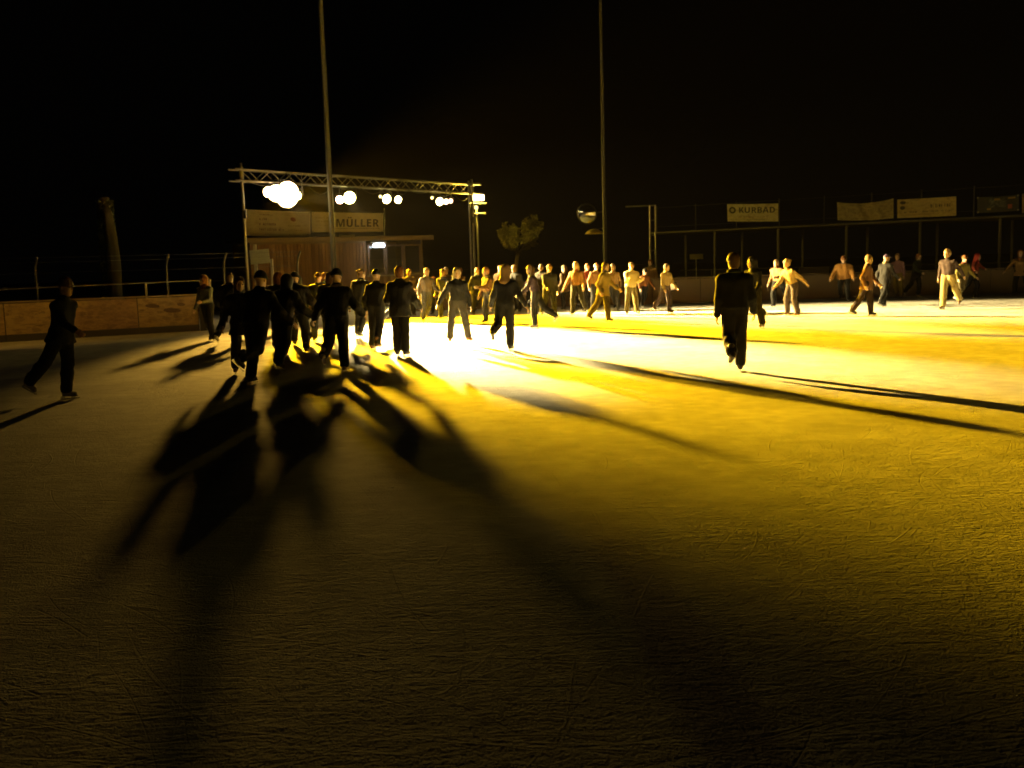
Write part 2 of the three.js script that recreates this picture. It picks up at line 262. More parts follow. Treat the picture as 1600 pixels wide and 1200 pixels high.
  const mB = printed(1024, 360, (x, w, h) => { x.fillStyle = '#d2c79c'; x.fillRect(0, 0, w, h); for (let i = 0; i < 300; i++) { x.fillStyle = `rgba(110,80,30,${rr(0.02, 0.07)})`; x.beginPath(); x.ellipse(rnd() * w, rnd() * h, rr(4, 34), rr(3, 16), 0, 0, 7); x.fill(); } strokes(x, 60, 90, 190, 26, '#a98f58'); strokes(x, 60, 150, 210, 30, '#a2884f'); strokes(x, 60, 225, 170, 24, '#a98f58'); x.fillStyle = ink; x.font = 'bold 190px sans-serif'; x.textBaseline = 'alphabetic'; x.save(); x.translate(330, 262); x.scale(630 / x.measureText('MÜLLER').width, 1.06); x.fillText('MÜLLER', 0, 0); x.restore(); x.fillStyle = '#7d6a3c'; x.fillRect(330, 290, 640, 8); });
  banner([q(487, 331), q(599, 333), q(487, 363), q(599, 362)], 'yellowed banner lettered MÜLLER in big dark capitals above the kiosk', mB, 0.01);
  const mC = printed(256, 64, (x, w, h) => { x.fillStyle = '#bdb694'; x.fillRect(0, 0, w, h); });
  const sg = thing('sign_strip', 'small blank pale strip hanging under the lettered banner', 'sign', q(541, 371));
  obj('board', rbox(0.75, 0.22, 0.02, 0, 0, 0.06), mC, sg).rotation.y = turn;
  // stand for the banners
  const fr = thing('roof_rack', 'dark steel frame on the kiosk roof holding the two pale banners', 'frame');
  for (const px of [384, 435, 486, 543, 600]) { const a = q(px, 372), b = q(px, 326); a.z -= 0.06; b.z -= 0.06; a.y = hgt + 0.06; obj('upright', bar(a, b, 0.025), mBlack, fr); }
  for (const py of [329.5, 366]) { const a = q(383, py), b = q(600, py + 2); a.z -= 0.06; b.z -= 0.06; obj('rail', bar(a, b, 0.02), mBlack, fr); }
  // notice board on a post, in front of the kiosk
  const nb = thing('notice_board', 'pale notice board on a short post left of the kiosk', 'notice board', floorAt(408, 40));
  const yb = at(412, 401, 40).y;
  obj('post', [rbox(0.12, yb + 0.5, 0.12, -0.22, (yb + 0.5) / 2, -0.08), rbox(0.1, yb - 0.1, 0.1, 0.42, (yb - 0.1) / 2, -0.08)], std(0.42, 0.38, 0.3, 0.8), nb);
  const mN = printed(256, 200, (x, w, h) => { x.fillStyle = '#a9ab93'; x.fillRect(0, 0, w, h); for (let i = 0; i < 6; i++) strokes(x, 26, 24 + i * 28, 150 + rnd() * 50, 11, '#7f8270'); });
  obj('board', rbox(0.78, 0.56, 0.03, 0.12, yb, 0.02, 0.008).rotateZ(0.06), mN, nb);
}

// ------------------------------------------------------------------ boards round the ice
const boardMats = [];
for (let i = 0; i < 4; i++) {
  const m = printed(512, 288, (x, w, h) => {
    x.fillStyle = ['#9b8460', '#94795a', '#a08a66', '#8d7757'][i]; x.fillRect(0, 0, w, h);
    for (let k = 0; k < 260; k++) { x.fillStyle = rnd() < 0.6 ? `rgba(40,24,14,${rr(0.03, 0.16)})` : `rgba(225,190,120,${rr(0.03, 0.12)})`; x.beginPath(); x.ellipse(rnd() * w, rnd() * h, rr(3, 46), rr(2, 22), rr(-0.3, 0.3), 0, 7); x.fill(); }
    for (let k = 0; k < 90; k++) { x.strokeStyle = `rgba(25,15,10,${rr(0.1, 0.45)})`; x.lineWidth = rr(0.6, 2.6); const a = rnd() * w, b = rr(h * 0.35, h); x.beginPath(); x.moveTo(a, b); x.quadraticCurveTo(a + rr(-40, 40), b + rr(-14, 14), a + rr(-90, 90), b + rr(-18, 18)); x.stroke(); }
    if (i === 0) { x.fillStyle = 'rgba(40,22,20,0.55)'; for (const [a, b, c, d] of [[60, 60, 120, 40], [210, 110, 150, 46], [330, 60, 70, 34]]) { x.beginPath(); x.ellipse(a + c / 2, b + d / 2, c / 2, d / 2, 0.1, 0, 7); x.fill(); } }
  });
  boardMats.push(m);
}
const mDarkBoard = [std(0.26, 0.2, 0.14, 0.8), std(0.235, 0.18, 0.125, 0.8)];
function boards(path, label, dark, H = 1.12) {
  const t = thing('rink_boards', label, 'rink boards', path[0]);
  for (let s = 0; s < path.length - 1; s++) {
    const a = path[s], b = path[s + 1], d = b.clone().sub(a), L = d.length(), n = Math.max(1, Math.round(L / 2.0)), w = L / n, turn = -Math.atan2(d.z, d.x);
    const panel = rbox(w - 0.025, H - 0.24, 0.03, 0, H / 2 + 0.08, 0, 0.006), kick = rbox(w - 0.02, 0.2, 0.04, 0, 0.1, 0.012, 0.006), cap = rbox(w - 0.006, 0.05, 0.09, 0, H + 0.005, -0.01, 0.012), post = rbox(0.07, H, 0.08, 0, H / 2, -0.07);
    for (let i = 0; i < n; i++) {
      const p = a.clone().lerp(b, (i + 0.5) / n).sub(path[0]);
      const put = (name, g, m, off = 0) => { const o = obj(name, g, m, t); o.position.copy(p); o.rotation.y = turn; if (off) o.translateX(off); return o; };
      put('panel', panel, dark ? mDarkBoard[i % 2] : boardMats[(n - 1 - i) % 4]);
      put('kick_plate', kick, dark ? mDarkBoard[0] : std(0.06, 0.055, 0.05, 0.6));
      put('cap_rail', cap, dark ? mDarkBoard[1] : std(0.2, 0.15, 0.1, 0.6));
      put('post', post, mBlack, -w / 2);
    }
  }
  return t;
}
const LB = floorAt(306, 31);
{
  const a = floorAt(-520, 24.5), b = floorAt(0, 28.2);
  boards([a, b, LB], 'scuffed tan rink boards along the left, ending at the gap where skaters crowd', false);
  const e = thing('gate_post', 'dark square post where the tan boards end at the gap', 'post', floorAt(313, 31));
  obj('shaft', rbox(0.2, 1.3, 0.2, 0, 0.65, 0), mBlack, e); obj('cap', rbox(0.24, 0.04, 0.24, 0, 1.32, 0), mBlack, e);
  boards([floorAt(640, 40.3), floorAt(1700, 40.3)], 'plain wooden low boards along the far side of the ice behind the skaters', true, 1.0);
}
{ // railing behind the tan boards
  const t = thing('railing', 'thin steel railing standing just behind the tan boards', 'railing');
  const A = at(-200, 462, 27.6), B = at(330, 437, 32.4);
  obj('rail', bar(A, B, 0.022), mGalv, t);
  for (const px of [-44, 88, 220, 330]) { const p = A.clone().lerp(B, (px + 200) / 530 * 0.985 + (px === 330 ? 0.01 : 0)); obj('post', bar(p.clone().setY(0), p, 0.035), mAlu, t); }
}
{ // wire fence with cranked posts
  const t = thing('wire_fence', 'wire fence on steel posts with bent tops behind the railing', 'fence');
  const P = (px) => { const s = (px + 150) / 615; return floorAt(px, 31.5 + 5 * s); };
  const tops = [];
  for (const px of [-150, 55, 260, 350, 465]) {
    const p = P(px), h = 2.15;
    const c = new THREE.CatmullRomCurve3([p.clone(), p.clone().setY(1.2), p.clone().setY(h - 0.2), p.clone().add(V(0.03, h, 0.04)), p.clone().add(V(0.16, h + 0.32, 0.12))]);
    obj('post', new THREE.TubeGeometry(c, 20, 0.035, 8), mGalv, t); tops.push(p);
  }
  for (let i = 0; i < tops.length - 1; i++) for (const [y, off] of [[0.15, 0], [0.6, 0], [1.05, 0], [1.5, 0], [1.95, 0], [2.3, 0.08], [2.45, 0.15]]) obj('wire', bar(tops[i].clone().add(V(off, y, off * 0.7)), tops[i + 1].clone().add(V(off, y, off * 0.7)), 0.006, 0.006, 5), mGalv, t);
}

{ // path lamp outside the frame at left, whose amber light falls on the tan boards and the rails behind them
  const t = thing('path_lamp', 'amber path lamp on a post, left of the picture beside the tan boards', 'street lamp', V(-21, 0, -17));
  obj('post', bar(V(0, 0, 0), V(0, 5, 0), 0.07, 0.05, 12), mGalv, t); obj('arm', bar(V(0, 4.95, 0), V(0.55, 5.05, -0.35), 0.03), mGalv, t);
  const hd = obj('lamp_head', new THREE.LatheGeometry([[0.02, 0.16], [0.16, 0.12], [0.26, 0], [0.24, 0], [0.02, 0.06]].map(([a, q]) => new THREE.Vector2(a, q)), 20), mBlack, t); hd.position.set(0.6, 5, -0.4);
  obj('lamp_bulb', new THREE.SphereGeometry(0.1, 16, 12).translate(0.6, 4.96, -0.4), lampGlass(1, 0.5, 0.08, 8), t);
  const s = new THREE.SpotLight(new THREE.Color().setRGB(1, 0.5, 0.06), 180, 0, R(13), 1, 2); s.name = 'path_lamp_light'; s.position.set(-20.4, 4.9, -17.4); s.target.position.set(-11.6, 0.1, -29.6); s.castShadow = true; s.shadow.radius = 5; scene.add(s); scene.add(s.target);
}

// ------------------------------------------------------------------ dark pavilion with banners, right
{
  const e0 = at(1030, 361, 56), e1 = at(1700, 338, 44.5), ey = (e0.y + e1.y) / 2, dir = e1.clone().sub(e0).setY(0), W = dir.length(), turn = -Math.atan2(dir.z, dir.x);
  const p0 = e0.clone().setY(0);
  const t = thing('pavilion', 'long dark open shelter with benches and a row of banners above its roof edge', 'pavilion', p0, turn);
  const dk = std(0.02, 0.018, 0.016, 0.85), dk2 = std(0.028, 0.024, 0.021, 0.8);
  obj('roof', [box(W + 0.6, 0.1, 4.6, W / 2, ey, -1.7)], dk, t);
  obj('gutter', bar(V(-0.3, ey + 0.01, 0.66), V(W + 0.3, ey + 0.01, 0.66), 0.06), std(0.09, 0.085, 0.07, 0.6, { metalness: 0.3 }), t);
  for (let i = 0; i <= 6; i++) { obj('post', rbox(0.11, ey - 0.06, 0.11, i * W / 6, (ey - 0.06) / 2, 0.45), std(0.09, 0.085, 0.075, 0.7), t); obj('rear_post', rbox(0.11, ey - 0.06, 0.11, i * W / 6, (ey - 0.06) / 2, -3.6), std(0.09, 0.085, 0.075, 0.7), t); }
  for (let i = 0; i < 3; i++) obj('bench_row', [rbox(W - 0.4, 0.05, 0.34, W / 2, 0.42 + 0.35 * i, -1.1 - i * 0.75), ...[0.1, 0.3, 0.5, 0.7, 0.9].map((q) => rbox(0.08, 0.4 + 0.35 * i, 0.3, W * q, 0.2 + 0.175 * i, -1.1 - i * 0.75))], dk2, t);
  for (let i = 0; i <= 9; i++) obj('banner_post', bar(V(W * i / 9, ey, 0.3), V(W * i / 9, ey + 1.5, 0.3), 0.025), mBlack, t);
  for (const y of [0.35, 1.4]) obj('banner_wire', bar(V(0, ey + y, 0.34), V(W, ey + y, 0.34), 0.008, 0.008, 5), mBlack, t);
  const dep = (px) => { const s = (px - 1030) / 670; let lo = 44, hi = 57; for (let k = 0; k < 40; k++) { const m = (lo + hi) / 2, q = at(px, 340, m), l = p0.clone().add(dir.clone().multiplyScalar(0)); const side = (q.x - l.x) * dir.z - (q.z - l.z) * dir.x; side > 0 ? hi = m : lo = m; } return (lo + hi) / 2 - 0.55; };
  const q = (px, py) => at(px, py, dep(px));
  const grime = (x, w, h) => { for (let i = 0; i < 260; i++) { x.fillStyle = `rgba(60,50,30,${rr(0.03, 0.12)})`; x.beginPath(); x.ellipse(rnd() * w, rnd() * h, rr(4, 40), rr(3, 18), rr(-0.4, 0.4), 0, 7); x.fill(); } };
  banner([q(1136, 319), q(1216, 318), q(1137, 346), q(1216, 346)], 'grey banner with dark capital letters, hung by itself above the dark shelter roof', printed(768, 260, (x, w, h) => { x.fillStyle = '#aaa48c'; x.fillRect(0, 0, w, h); grime(x, w, h); x.fillStyle = '#33302c'; x.beginPath(); x.arc(80, 90, 52, 0, 7); x.fill(); x.fillStyle = '#8f8a76'; x.beginPath(); x.arc(80, 90, 26, 0, 7); x.fill(); x.fillStyle = '#33302e'; x.font = 'bold 120px sans-serif'; x.save(); x.translate(168, 132); x.scale(560 / x.measureText('KURBAD').width, 1); x.fillText('KURBAD', 0, 0); x.restore(); strokes(x, 170, 176, 430, 26, '#6d4a3c'); strokes(x, 40, 218, 560, 20, '#5f5a4c'); }), 0.01);
  banner([q(1308, 316), q(1396, 310), q(1309, 344), q(1396, 341)], 'drooping greyish banner with sagging top edge beside the printed banner', printed(768, 256, (x, w, h) => { x.fillStyle = '#94886a'; x.fillRect(0, 0, w, h); grime(x, w, h); grime(x, w, h); strokes(x, 150, 90, 420, 46, '#6f6450'); strokes(x, 120, 170, 300, 26, '#7a6a50'); }), 0.14, 0.05);
  banner([q(1402, 312), q(1494, 307), q(1402, 341), q(1494, 337)], 'tan banner with a dark line of small print along its lower half', printed(768, 256, (x, w, h) => { x.fillStyle = '#b3a274'; x.fillRect(0, 0, w, h); grime(x, w, h); x.fillStyle = '#3a3428'; x.beginPath(); x.ellipse(75, 45, 40, 22, 0, 0, 7); x.fill(); x.beginPath(); x.ellipse(70, 118, 34, 26, 0, 0, 7); x.fill(); strokes(x, 440, 84, 270, 46, '#352f2a'); strokes(x, 90, 168, 620, 24, '#3c3630'); strokes(x, 130, 206, 420, 16, '#6d6046'); }), 0.01);
  banner([q(1527, 308), q(1592, 304), q(1527, 333), q(1592, 329)], 'dark bluish banner with a small red figure, second from the frame edge', printed(512, 220, (x, w, h) => { x.fillStyle = '#2e3134'; x.fillRect(0, 0, w, h); grime(x, w, h); for (let i = 0; i < 60; i++) { x.fillStyle = `rgba(150,160,170,${rr(0.05, 0.25)})`; x.beginPath(); x.ellipse(rr(150, 340), rr(30, 150), rr(6, 34), rr(4, 18), rr(-1, 1), 0, 7); x.fill(); } x.fillStyle = '#8a4630'; x.fillRect(380, 120, 50, 60); x.fillStyle = '#8b7430'; x.fillRect(210, 26, 70, 26); x.fillRect(120, 160, 50, 24); x.fillRect(380, 20, 90, 24); }), 0.03);
  banner([q(1597, 303), q(1690, 298), q(1597, 333), q(1690, 328)], 'pale banner cut off by the right edge of the picture', printed(256, 96, (x, w, h) => { x.fillStyle = '#a8905c'; x.fillRect(0, 0, w, h); grime(x, w, h); }), 0.01);
  // notice and pale screen in front of the pavilion
  const s1 = thing('small_sign', 'small dull yellow sign on a post in the dark between far skaters', 'sign', floorAt(1088, 50)); const y1 = at(1088, 401, 50).y;
  obj('post', bar(V(0, 0, 0), V(0, y1, 0), 0.03), mGalv, s1); obj('board', rbox(0.66, 0.24, 0.03, 0, y1, 0.05), std(0.4, 0.36, 0.12, 0.7), s1);
  const s2 = thing('grey_screen', 'low grey screen panel standing behind the bending skater', 'screen', floorAt(1272, 43.5)); const y2a = at(1272, 434, 43.5).y, y2b = at(1272, 417, 43.5).y;
  obj('panel', rbox(1.3, y2b - y2a, 0.04, 0, (y2a + y2b) / 2, 0), std(0.2, 0.18, 0.16, 0.8), s2); for (const x of [-0.55, 0.55]) obj('leg', bar(V(x, 0, -0.04), V(x, y2b, -0.04), 0.03), mBlack, s2);
}
{ // portal of thin posts, round mirror, yellow canopy
  const d = 50, t = thing('portal_frame', 'pair of close thin uprights with a crossbar to the left', 'frame', floorAt(1020, d));
  const y = at(1020, 321, d).y;
  for (const x of [-0.12, 0.16]) obj('upright', bar(V(x, 0, 0), V(x, y, 0), 0.04), mAlu, t);
  obj('crossbar', bar(V(-1.3, y - 0.04, 0), V(0.2, y - 0.02, 0), 0.035), mGalv, t);
  for (let i = 1; i < 6; i++) obj('rung', bar(V(-0.12, y * i / 6, 0), V(0.16, y * i / 6, 0), 0.015), mGalv, t);
  const b = thing('round_mirror', 'dark round mirror with a pale glint fixed left of the slim mast', 'mirror', at(917, 334, 45.4));
  const mir = std(0.8, 0.82, 0.84, 0.12, { metalness: 1 });
  const dish = obj('dish', new THREE.SphereGeometry(0.75, 28, 12, 0, Math.PI * 2, 0, 0.62).rotateX(Math.PI / 2).translate(0, 0, -0.6), mir, b); dish.rotation.set(0.15, -0.35, 0);
  obj('rim', new THREE.TorusGeometry(0.44, 0.035, 10, 32), mBlack, b).rotation.set(0.15, -0.35, 0);
  obj('arm', bar(V(0, 0, -0.15), at(946, 330, 46).sub(b.position), 0.03), mBlack, b);
  const c = thing('lamp_shade', 'small yellow dished shade below the round mirror', 'lamp shade', at(928, 362, 45.4));
  obj('shade', new THREE.LatheGeometry([[0.02, 0.12], [0.16, 0.1], [0.34, 0.0], [0.42, -0.1], [0.4, -0.1], [0.32, -0.01], [0.02, 0.09]].map(([a, q]) => new THREE.Vector2(a, q)), 24), std(0.55, 0.42, 0.05, 0.5), c);
  obj('arm', bar(V(0, 0.1, 0), at(946, 356, 46).sub(c.position), 0.02), mBlack, c);
}

// ------------------------------------------------------------------ trees
function limb(a, b, r0, r1, n = 6) { const m = a.clone().lerp(b, 0.5).add(V(rr(-1, 1), rr(-0.3, 0.3), rr(-1, 1)).multiplyScalar(a.distanceTo(b) * 0.09)); const c = new THREE.CatmullRomCurve3([a, m, b]), g = new THREE.TubeGeometry(c, 6, 1, n), p = g.attributes.position; for (let i = 0; i < p.count; i++) { const s = Math.floor(i / (n + 1)) / 6, q = c.getPoint(s), v = V(p.getX(i), p.getY(i), p.getZ(i)).sub(q).multiplyScalar(r0 + (r1 - r0) * s).add(q); p.setXYZ(i, v.x, v.y, v.z); } g.computeVertexNormals(); return g; }
function tree(base, h, r, spread, levels, label, leaves, barkCol, leafMat, bare) {
  const t = thing('tree', label, 'tree', base), gs = [limb(V(0, 0, 0), V(rr(-0.1, 0.1), h, 0.05), r, r * 0.62, 12)], tips = [];
  const grow = (p, d, L, rad, k) => { const e = p.clone().addScaledVector(d, L); gs.push(limb(p, e, rad, rad * 0.6, 6)); if (!k) { tips.push([p, e]); return; } if (k < 2) tips.push([p, e]); const n = 2 + (rnd() < 0.7); for (let i = 0; i < n; i++) grow(p.clone().lerp(e, rr(0.55, 1)), d.clone().add(V(rr(-1, 1), rr(-0.5, 0.7), rr(-1, 1)).multiplyScalar(0.75)).normalize(), L * rr(0.55, 0.8), rad * 0.58, k - 1); };
  for (let i = 0; i < 6; i++) { const a = i / 6 * 6.28 + rr(-0.3, 0.3); grow(V(0, h * rr(0.72, 1), 0), V(Math.cos(a), rr(0.4, 1.1), Math.sin(a)).normalize(), spread * rr(0.4, 0.6), r * 0.42, levels); }
  const bark = std(...barkCol, 0.95);
  obj('trunk', gs, bark, t);
  if (!leaves) return t;
  const pos = [], idx = [];
  for (let i = 0; i < leaves; i++) {
    const [p, e] = tips[Math.floor(rnd() * tips.length)], c = p.clone().lerp(e, rr(0.2, 1.1)).add(V(rr(-1, 1), rr(-1, 1), rr(-1, 1)).multiplyScalar(0.16)), a = V(rr(-1, 1), rr(-1, 1), rr(-1, 1)).normalize(), b = V(rr(-1, 1), rr(-1, 1), rr(-1, 1)).cross(a).normalize(), s = rr(0.05, 0.11);
    const k = pos.length / 3; for (const [u, v] of [[-1, 0], [0, -0.55], [1, 0], [0, 0.55]]) pos.push(c.x + (a.x * u + b.x * v) * s, c.y + (a.y * u + b.y * v) * s, c.z + (a.z * u + b.z * v) * s); idx.push(k, k + 1, k + 2, k, k + 2, k + 3);
  }
  const g = new THREE.BufferGeometry(); g.setAttribute('position', new THREE.Float32BufferAttribute(pos, 3)); g.setIndex(idx); g.computeVertexNormals();
  obj('crown', g, leafMat, t); return t;
}
const leafMat = new THREE.MeshPhysicalMaterial({ roughness: 0.7, transmission: 0.35, thickness: 0, side: THREE.DoubleSide }); leafMat.color.setRGB(0.16, 0.15, 0.04);
tree(floorAt(812, 56), 2.7, 0.13, 2.0, 2, 'small leafy tree glowing yellow beyond the rink, right of the floodlight mast', 6500, [0.12, 0.09, 0.06], leafMat);
{
  const b = floorAt(172, 38), t = tree(b, 4.7, 0.3, 0.7, 0, 'thick ivy-clad tree trunk behind the tan boards at left', 0, [0.035, 0.03, 0.024]);
  const pos = [], idx = [];
  for (let i = 0; i < 5000; i++) { const y = rr(0.2, 4.6), a = rnd() * 6.28, rad = 0.29 - y * 0.02 + rr(0.0, 0.1), c = V(Math.cos(a) * rad, y, Math.sin(a) * rad), u = V(rr(-1, 1), rr(-1, 1), rr(-1, 1)).normalize(), w = V(rr(-1, 1), rr(-1, 1), rr(-1, 1)).cross(u).normalize(), s = rr(0.03, 0.06), k = pos.length / 3; for (const [p, q] of [[-1, 0], [0, -0.8], [1, 0], [0, 0.8]]) pos.push(c.x + (u.x * p + w.x * q) * s, c.y + (u.y * p + w.y * q) * s, c.z + (u.z * p + w.z * q) * s); idx.push(k, k + 1, k + 2, k, k + 2, k + 3); }
  const g = new THREE.BufferGeometry(); g.setAttribute('position', new THREE.Float32BufferAttribute(pos, 3)); g.setIndex(idx); g.computeVertexNormals();
  const iv = leafMat.clone(); iv.color.setRGB(0.05, 0.07, 0.03); obj('ivy', g, iv, t);
}

// ------------------------------------------------------------------ people
// surface nets: meshes the zero set of f on a grid
function nets(f, lo, hi, cell) {
  const n = [0, 1, 2].map((i) => Math.ceil((hi.getComponent(i) - lo.getComponent(i)) / cell) + 1), [nx, ny, nz] = n, F = new Float32Array(nx * ny * nz);
  for (let k = 0, q = 0; k < nz; k++) for (let j = 0; j < ny; j++) for (let i = 0; i < nx; i++, q++) F[q] = f(lo.x + i * cell, lo.y + j * cell, lo.z + k * cell);
  const id = new Int32Array(nx * ny * nz).fill(-1), pos = [], idx = [], sx = 1, sy = nx, sz = nx * ny;
  const corners = [0, sx, sy, sx + sy, sz, sx + sz, sy + sz, sx + sy + sz], edges = [[0, 1], [2, 3], [4, 5], [6, 7], [0, 2], [1, 3], [4, 6], [5, 7], [0, 4], [1, 5], [2, 6], [3, 7]];
  for (let k = 0; k < nz - 1; k++) for (let j = 0; j < ny - 1; j++) for (let i = 0; i < nx - 1; i++) {
    const q = i + j * sy + k * sz; let mask = 0; for (let c = 0; c < 8; c++) if (F[q + corners[c]] < 0) mask |= 1 << c; if (mask === 0 || mask === 255) continue;
    let x = 0, y = 0, z = 0, m = 0;
    for (const [a, b] of edges) { const fa = F[q + corners[a]], fb = F[q + corners[b]]; if (fa < 0 === fb < 0) continue; const t = fa / (fa - fb); x += (a & 1) + ((b & 1) - (a & 1)) * t; y += (a >> 1 & 1) + ((b >> 1 & 1) - (a >> 1 & 1)) * t; z += (a >> 2) + ((b >> 2) - (a >> 2)) * t; m++; }
    id[q] = pos.length / 3; pos.push(lo.x + (i + x / m) * cell, lo.y + (j + y / m) * cell, lo.z + (k + z / m) * cell);
  }
  const quad = (a, b, c, d, flip) => { if (a < 0 || b < 0 || c < 0 || d < 0) return; flip ? idx.push(a, c, b, a, d, c) : idx.push(a, b, c, a, c, d); };
  for (let k = 1; k < nz - 1; k++) for (let j = 1; j < ny - 1; j++) for (let i = 1; i < nx - 1; i++) {
    const q = i + j * sy + k * sz, s = F[q] < 0;
    if (s !== F[q + sx] < 0) quad(id[q - sy - sz], id[q - sz], id[q], id[q - sy], !s);
    if (s !== F[q + sy] < 0) quad(id[q - sx - sz], id[q - sx], id[q], id[q - sz], !s);
    if (s !== F[q + sz] < 0) quad(id[q - sx - sy], id[q - sy], id[q], id[q - sx], !s);
  }
  const g = new THREE.BufferGeometry(); g.setAttribute('position', new THREE.Float32BufferAttribute(pos, 3)); g.setIndex(idx); g.computeVertexNormals(); return g;
}
const smin = (a, b, k) => { const h = Math.max(k - Math.abs(a - b), 0) / k; return Math.min(a, b) - h * h * k * 0.25; };
const cap = (x, y, z, b) => { // b = [ax, ay, az, bx, by, bz, ra, rb]
  const px = x - b[0], py = y - b[1], pz = z - b[2], dx = b[3] - b[0], dy = b[4] - b[1], dz = b[5] - b[2]; let t = (px * dx + py * dy + pz * dz) / (dx * dx + dy * dy + dz * dz + 1e-9); t = t < 0 ? 0 : t > 1 ? 1 : t;
  const qx = px - dx * t, qy = py - dy * t, qz = pz - dz * t; return Math.sqrt(qx * qx + qy * qy + qz * qz) - (b[6] + (b[7] - b[6]) * t); };
const ell = (x, y, z, cx, cy, cz, rx, ry, rz) => { x -= cx; y -= cy; z -= cz; const a = Math.hypot(x / rx, y / ry, z / rz), b = Math.hypot(x / rx / rx, y / ry / ry, z / rz / rz); return a * (a - 1) / (b + 1e-9); };
const bone = (a, b, ra, rb = ra) => [a.x, a.y, a.z, b.x, b.y, b.z, ra, rb];
const union = (bs, k) => (x, y, z) => { let d = 9; for (const b of bs) d = smin(d, cap(x, y, z, b), k); return d; };

const skull = (x, y, z) => smin(ell(x, y, z, 0, 0.03, -0.012, 0.076, 0.094, 0.097), ell(x, y, z, 0, -0.05, 0.022, 0.056, 0.074, 0.068), 0.035);
const headGeo = nets((x, y, z) => {
  const ax = Math.abs(x); let d = skull(x, y, z);
  d = smin(d, cap(ax, y, z, [0, 0.022, 0.078, 0.036, 0.024, 0.07, 0.011, 0.009]), 0.016);
  d = smin(d, cap(x, y, z, [0, 0.012, 0.083, 0, -0.026, 0.104, 0.008, 0.013]), 0.012);
  d = Math.max(d, -(Math.hypot(ax - 0.031, y - 0.004, z - 0.094) - 0.017));
  d = smin(d, Math.hypot(ax - 0.031, y - 0.004, z - 0.072) - 0.013, 0.004);
  d = smin(d, cap(ax, y, z, [0, -0.058, 0.084, 0.018, -0.06, 0.077, 0.0085, 0.006]), 0.01);
  d = Math.max(d, -cap(ax, y, z, [0, -0.0585, 0.096, 0.02, -0.06, 0.085, 0.0035, 0.003]));
  d = smin(d, Math.hypot(x, y + 0.098, z - 0.06) - 0.02, 0.03);
  d = smin(d, ell(ax, y, z, 0.078, -0.004, -0.014, 0.011, 0.031, 0.02), 0.008);
  return smin(d, cap(x, y, z, [0, -0.06, -0.03, 0, -0.17, -0.045, 0.05, 0.054]), 0.03);
}, V(-0.105, -0.2, -0.13), V(0.105, 0.14, 0.14), 0.0075);
const eyeGeo = new THREE.SphereGeometry(0.0125, 10, 8);
const handGeo = (() => { // left hand hanging: fingers down, palm towards -x, thumb forward
  const bs = [[0, 0.02, 0, 0, -0.03, 0, 0.025, 0.024]], fz = [0.028, 0.0095, -0.0095, -0.027], fl = [0.068, 0.076, 0.07, 0.054];
  for (let i = 0; i < 4; i++) { bs.push([0, -0.02, fz[i] * 0.6, 0.002, -0.085, fz[i], 0.016, 0.0125]); let p = V(0.002, -0.085, fz[i]), a = 0.25; for (const [s, r] of [[0.45, 0.0088], [0.32, 0.008], [0.23, 0.0072]]) { const q = p.clone().add(V(-Math.sin(a), -Math.cos(a), fz[i] * 0.3).multiplyScalar(fl[i] * s)); bs.push(bone(p, q, r, r * 0.92)); p = q; a += 0.42; } }
  bs.push([-0.004, -0.03, 0.022, -0.014, -0.06, 0.046, 0.015, 0.0105], [-0.014, -0.06, 0.046, -0.02, -0.09, 0.052, 0.0105, 0.0085]);
  return nets(union(bs, 0.009), V(-0.09, -0.19, -0.06), V(0.05, 0.05, 0.09), 0.0055);
})();
const mirror = (g) => { const q = g.clone().scale(-1, 1, 1), i = q.index.array; for (let k = 0; k < i.length; k += 3) { const t = i[k]; i[k] = i[k + 1]; i[k + 1] = t; } q.computeVertexNormals(); return q; };
const handR = mirror(handGeo);
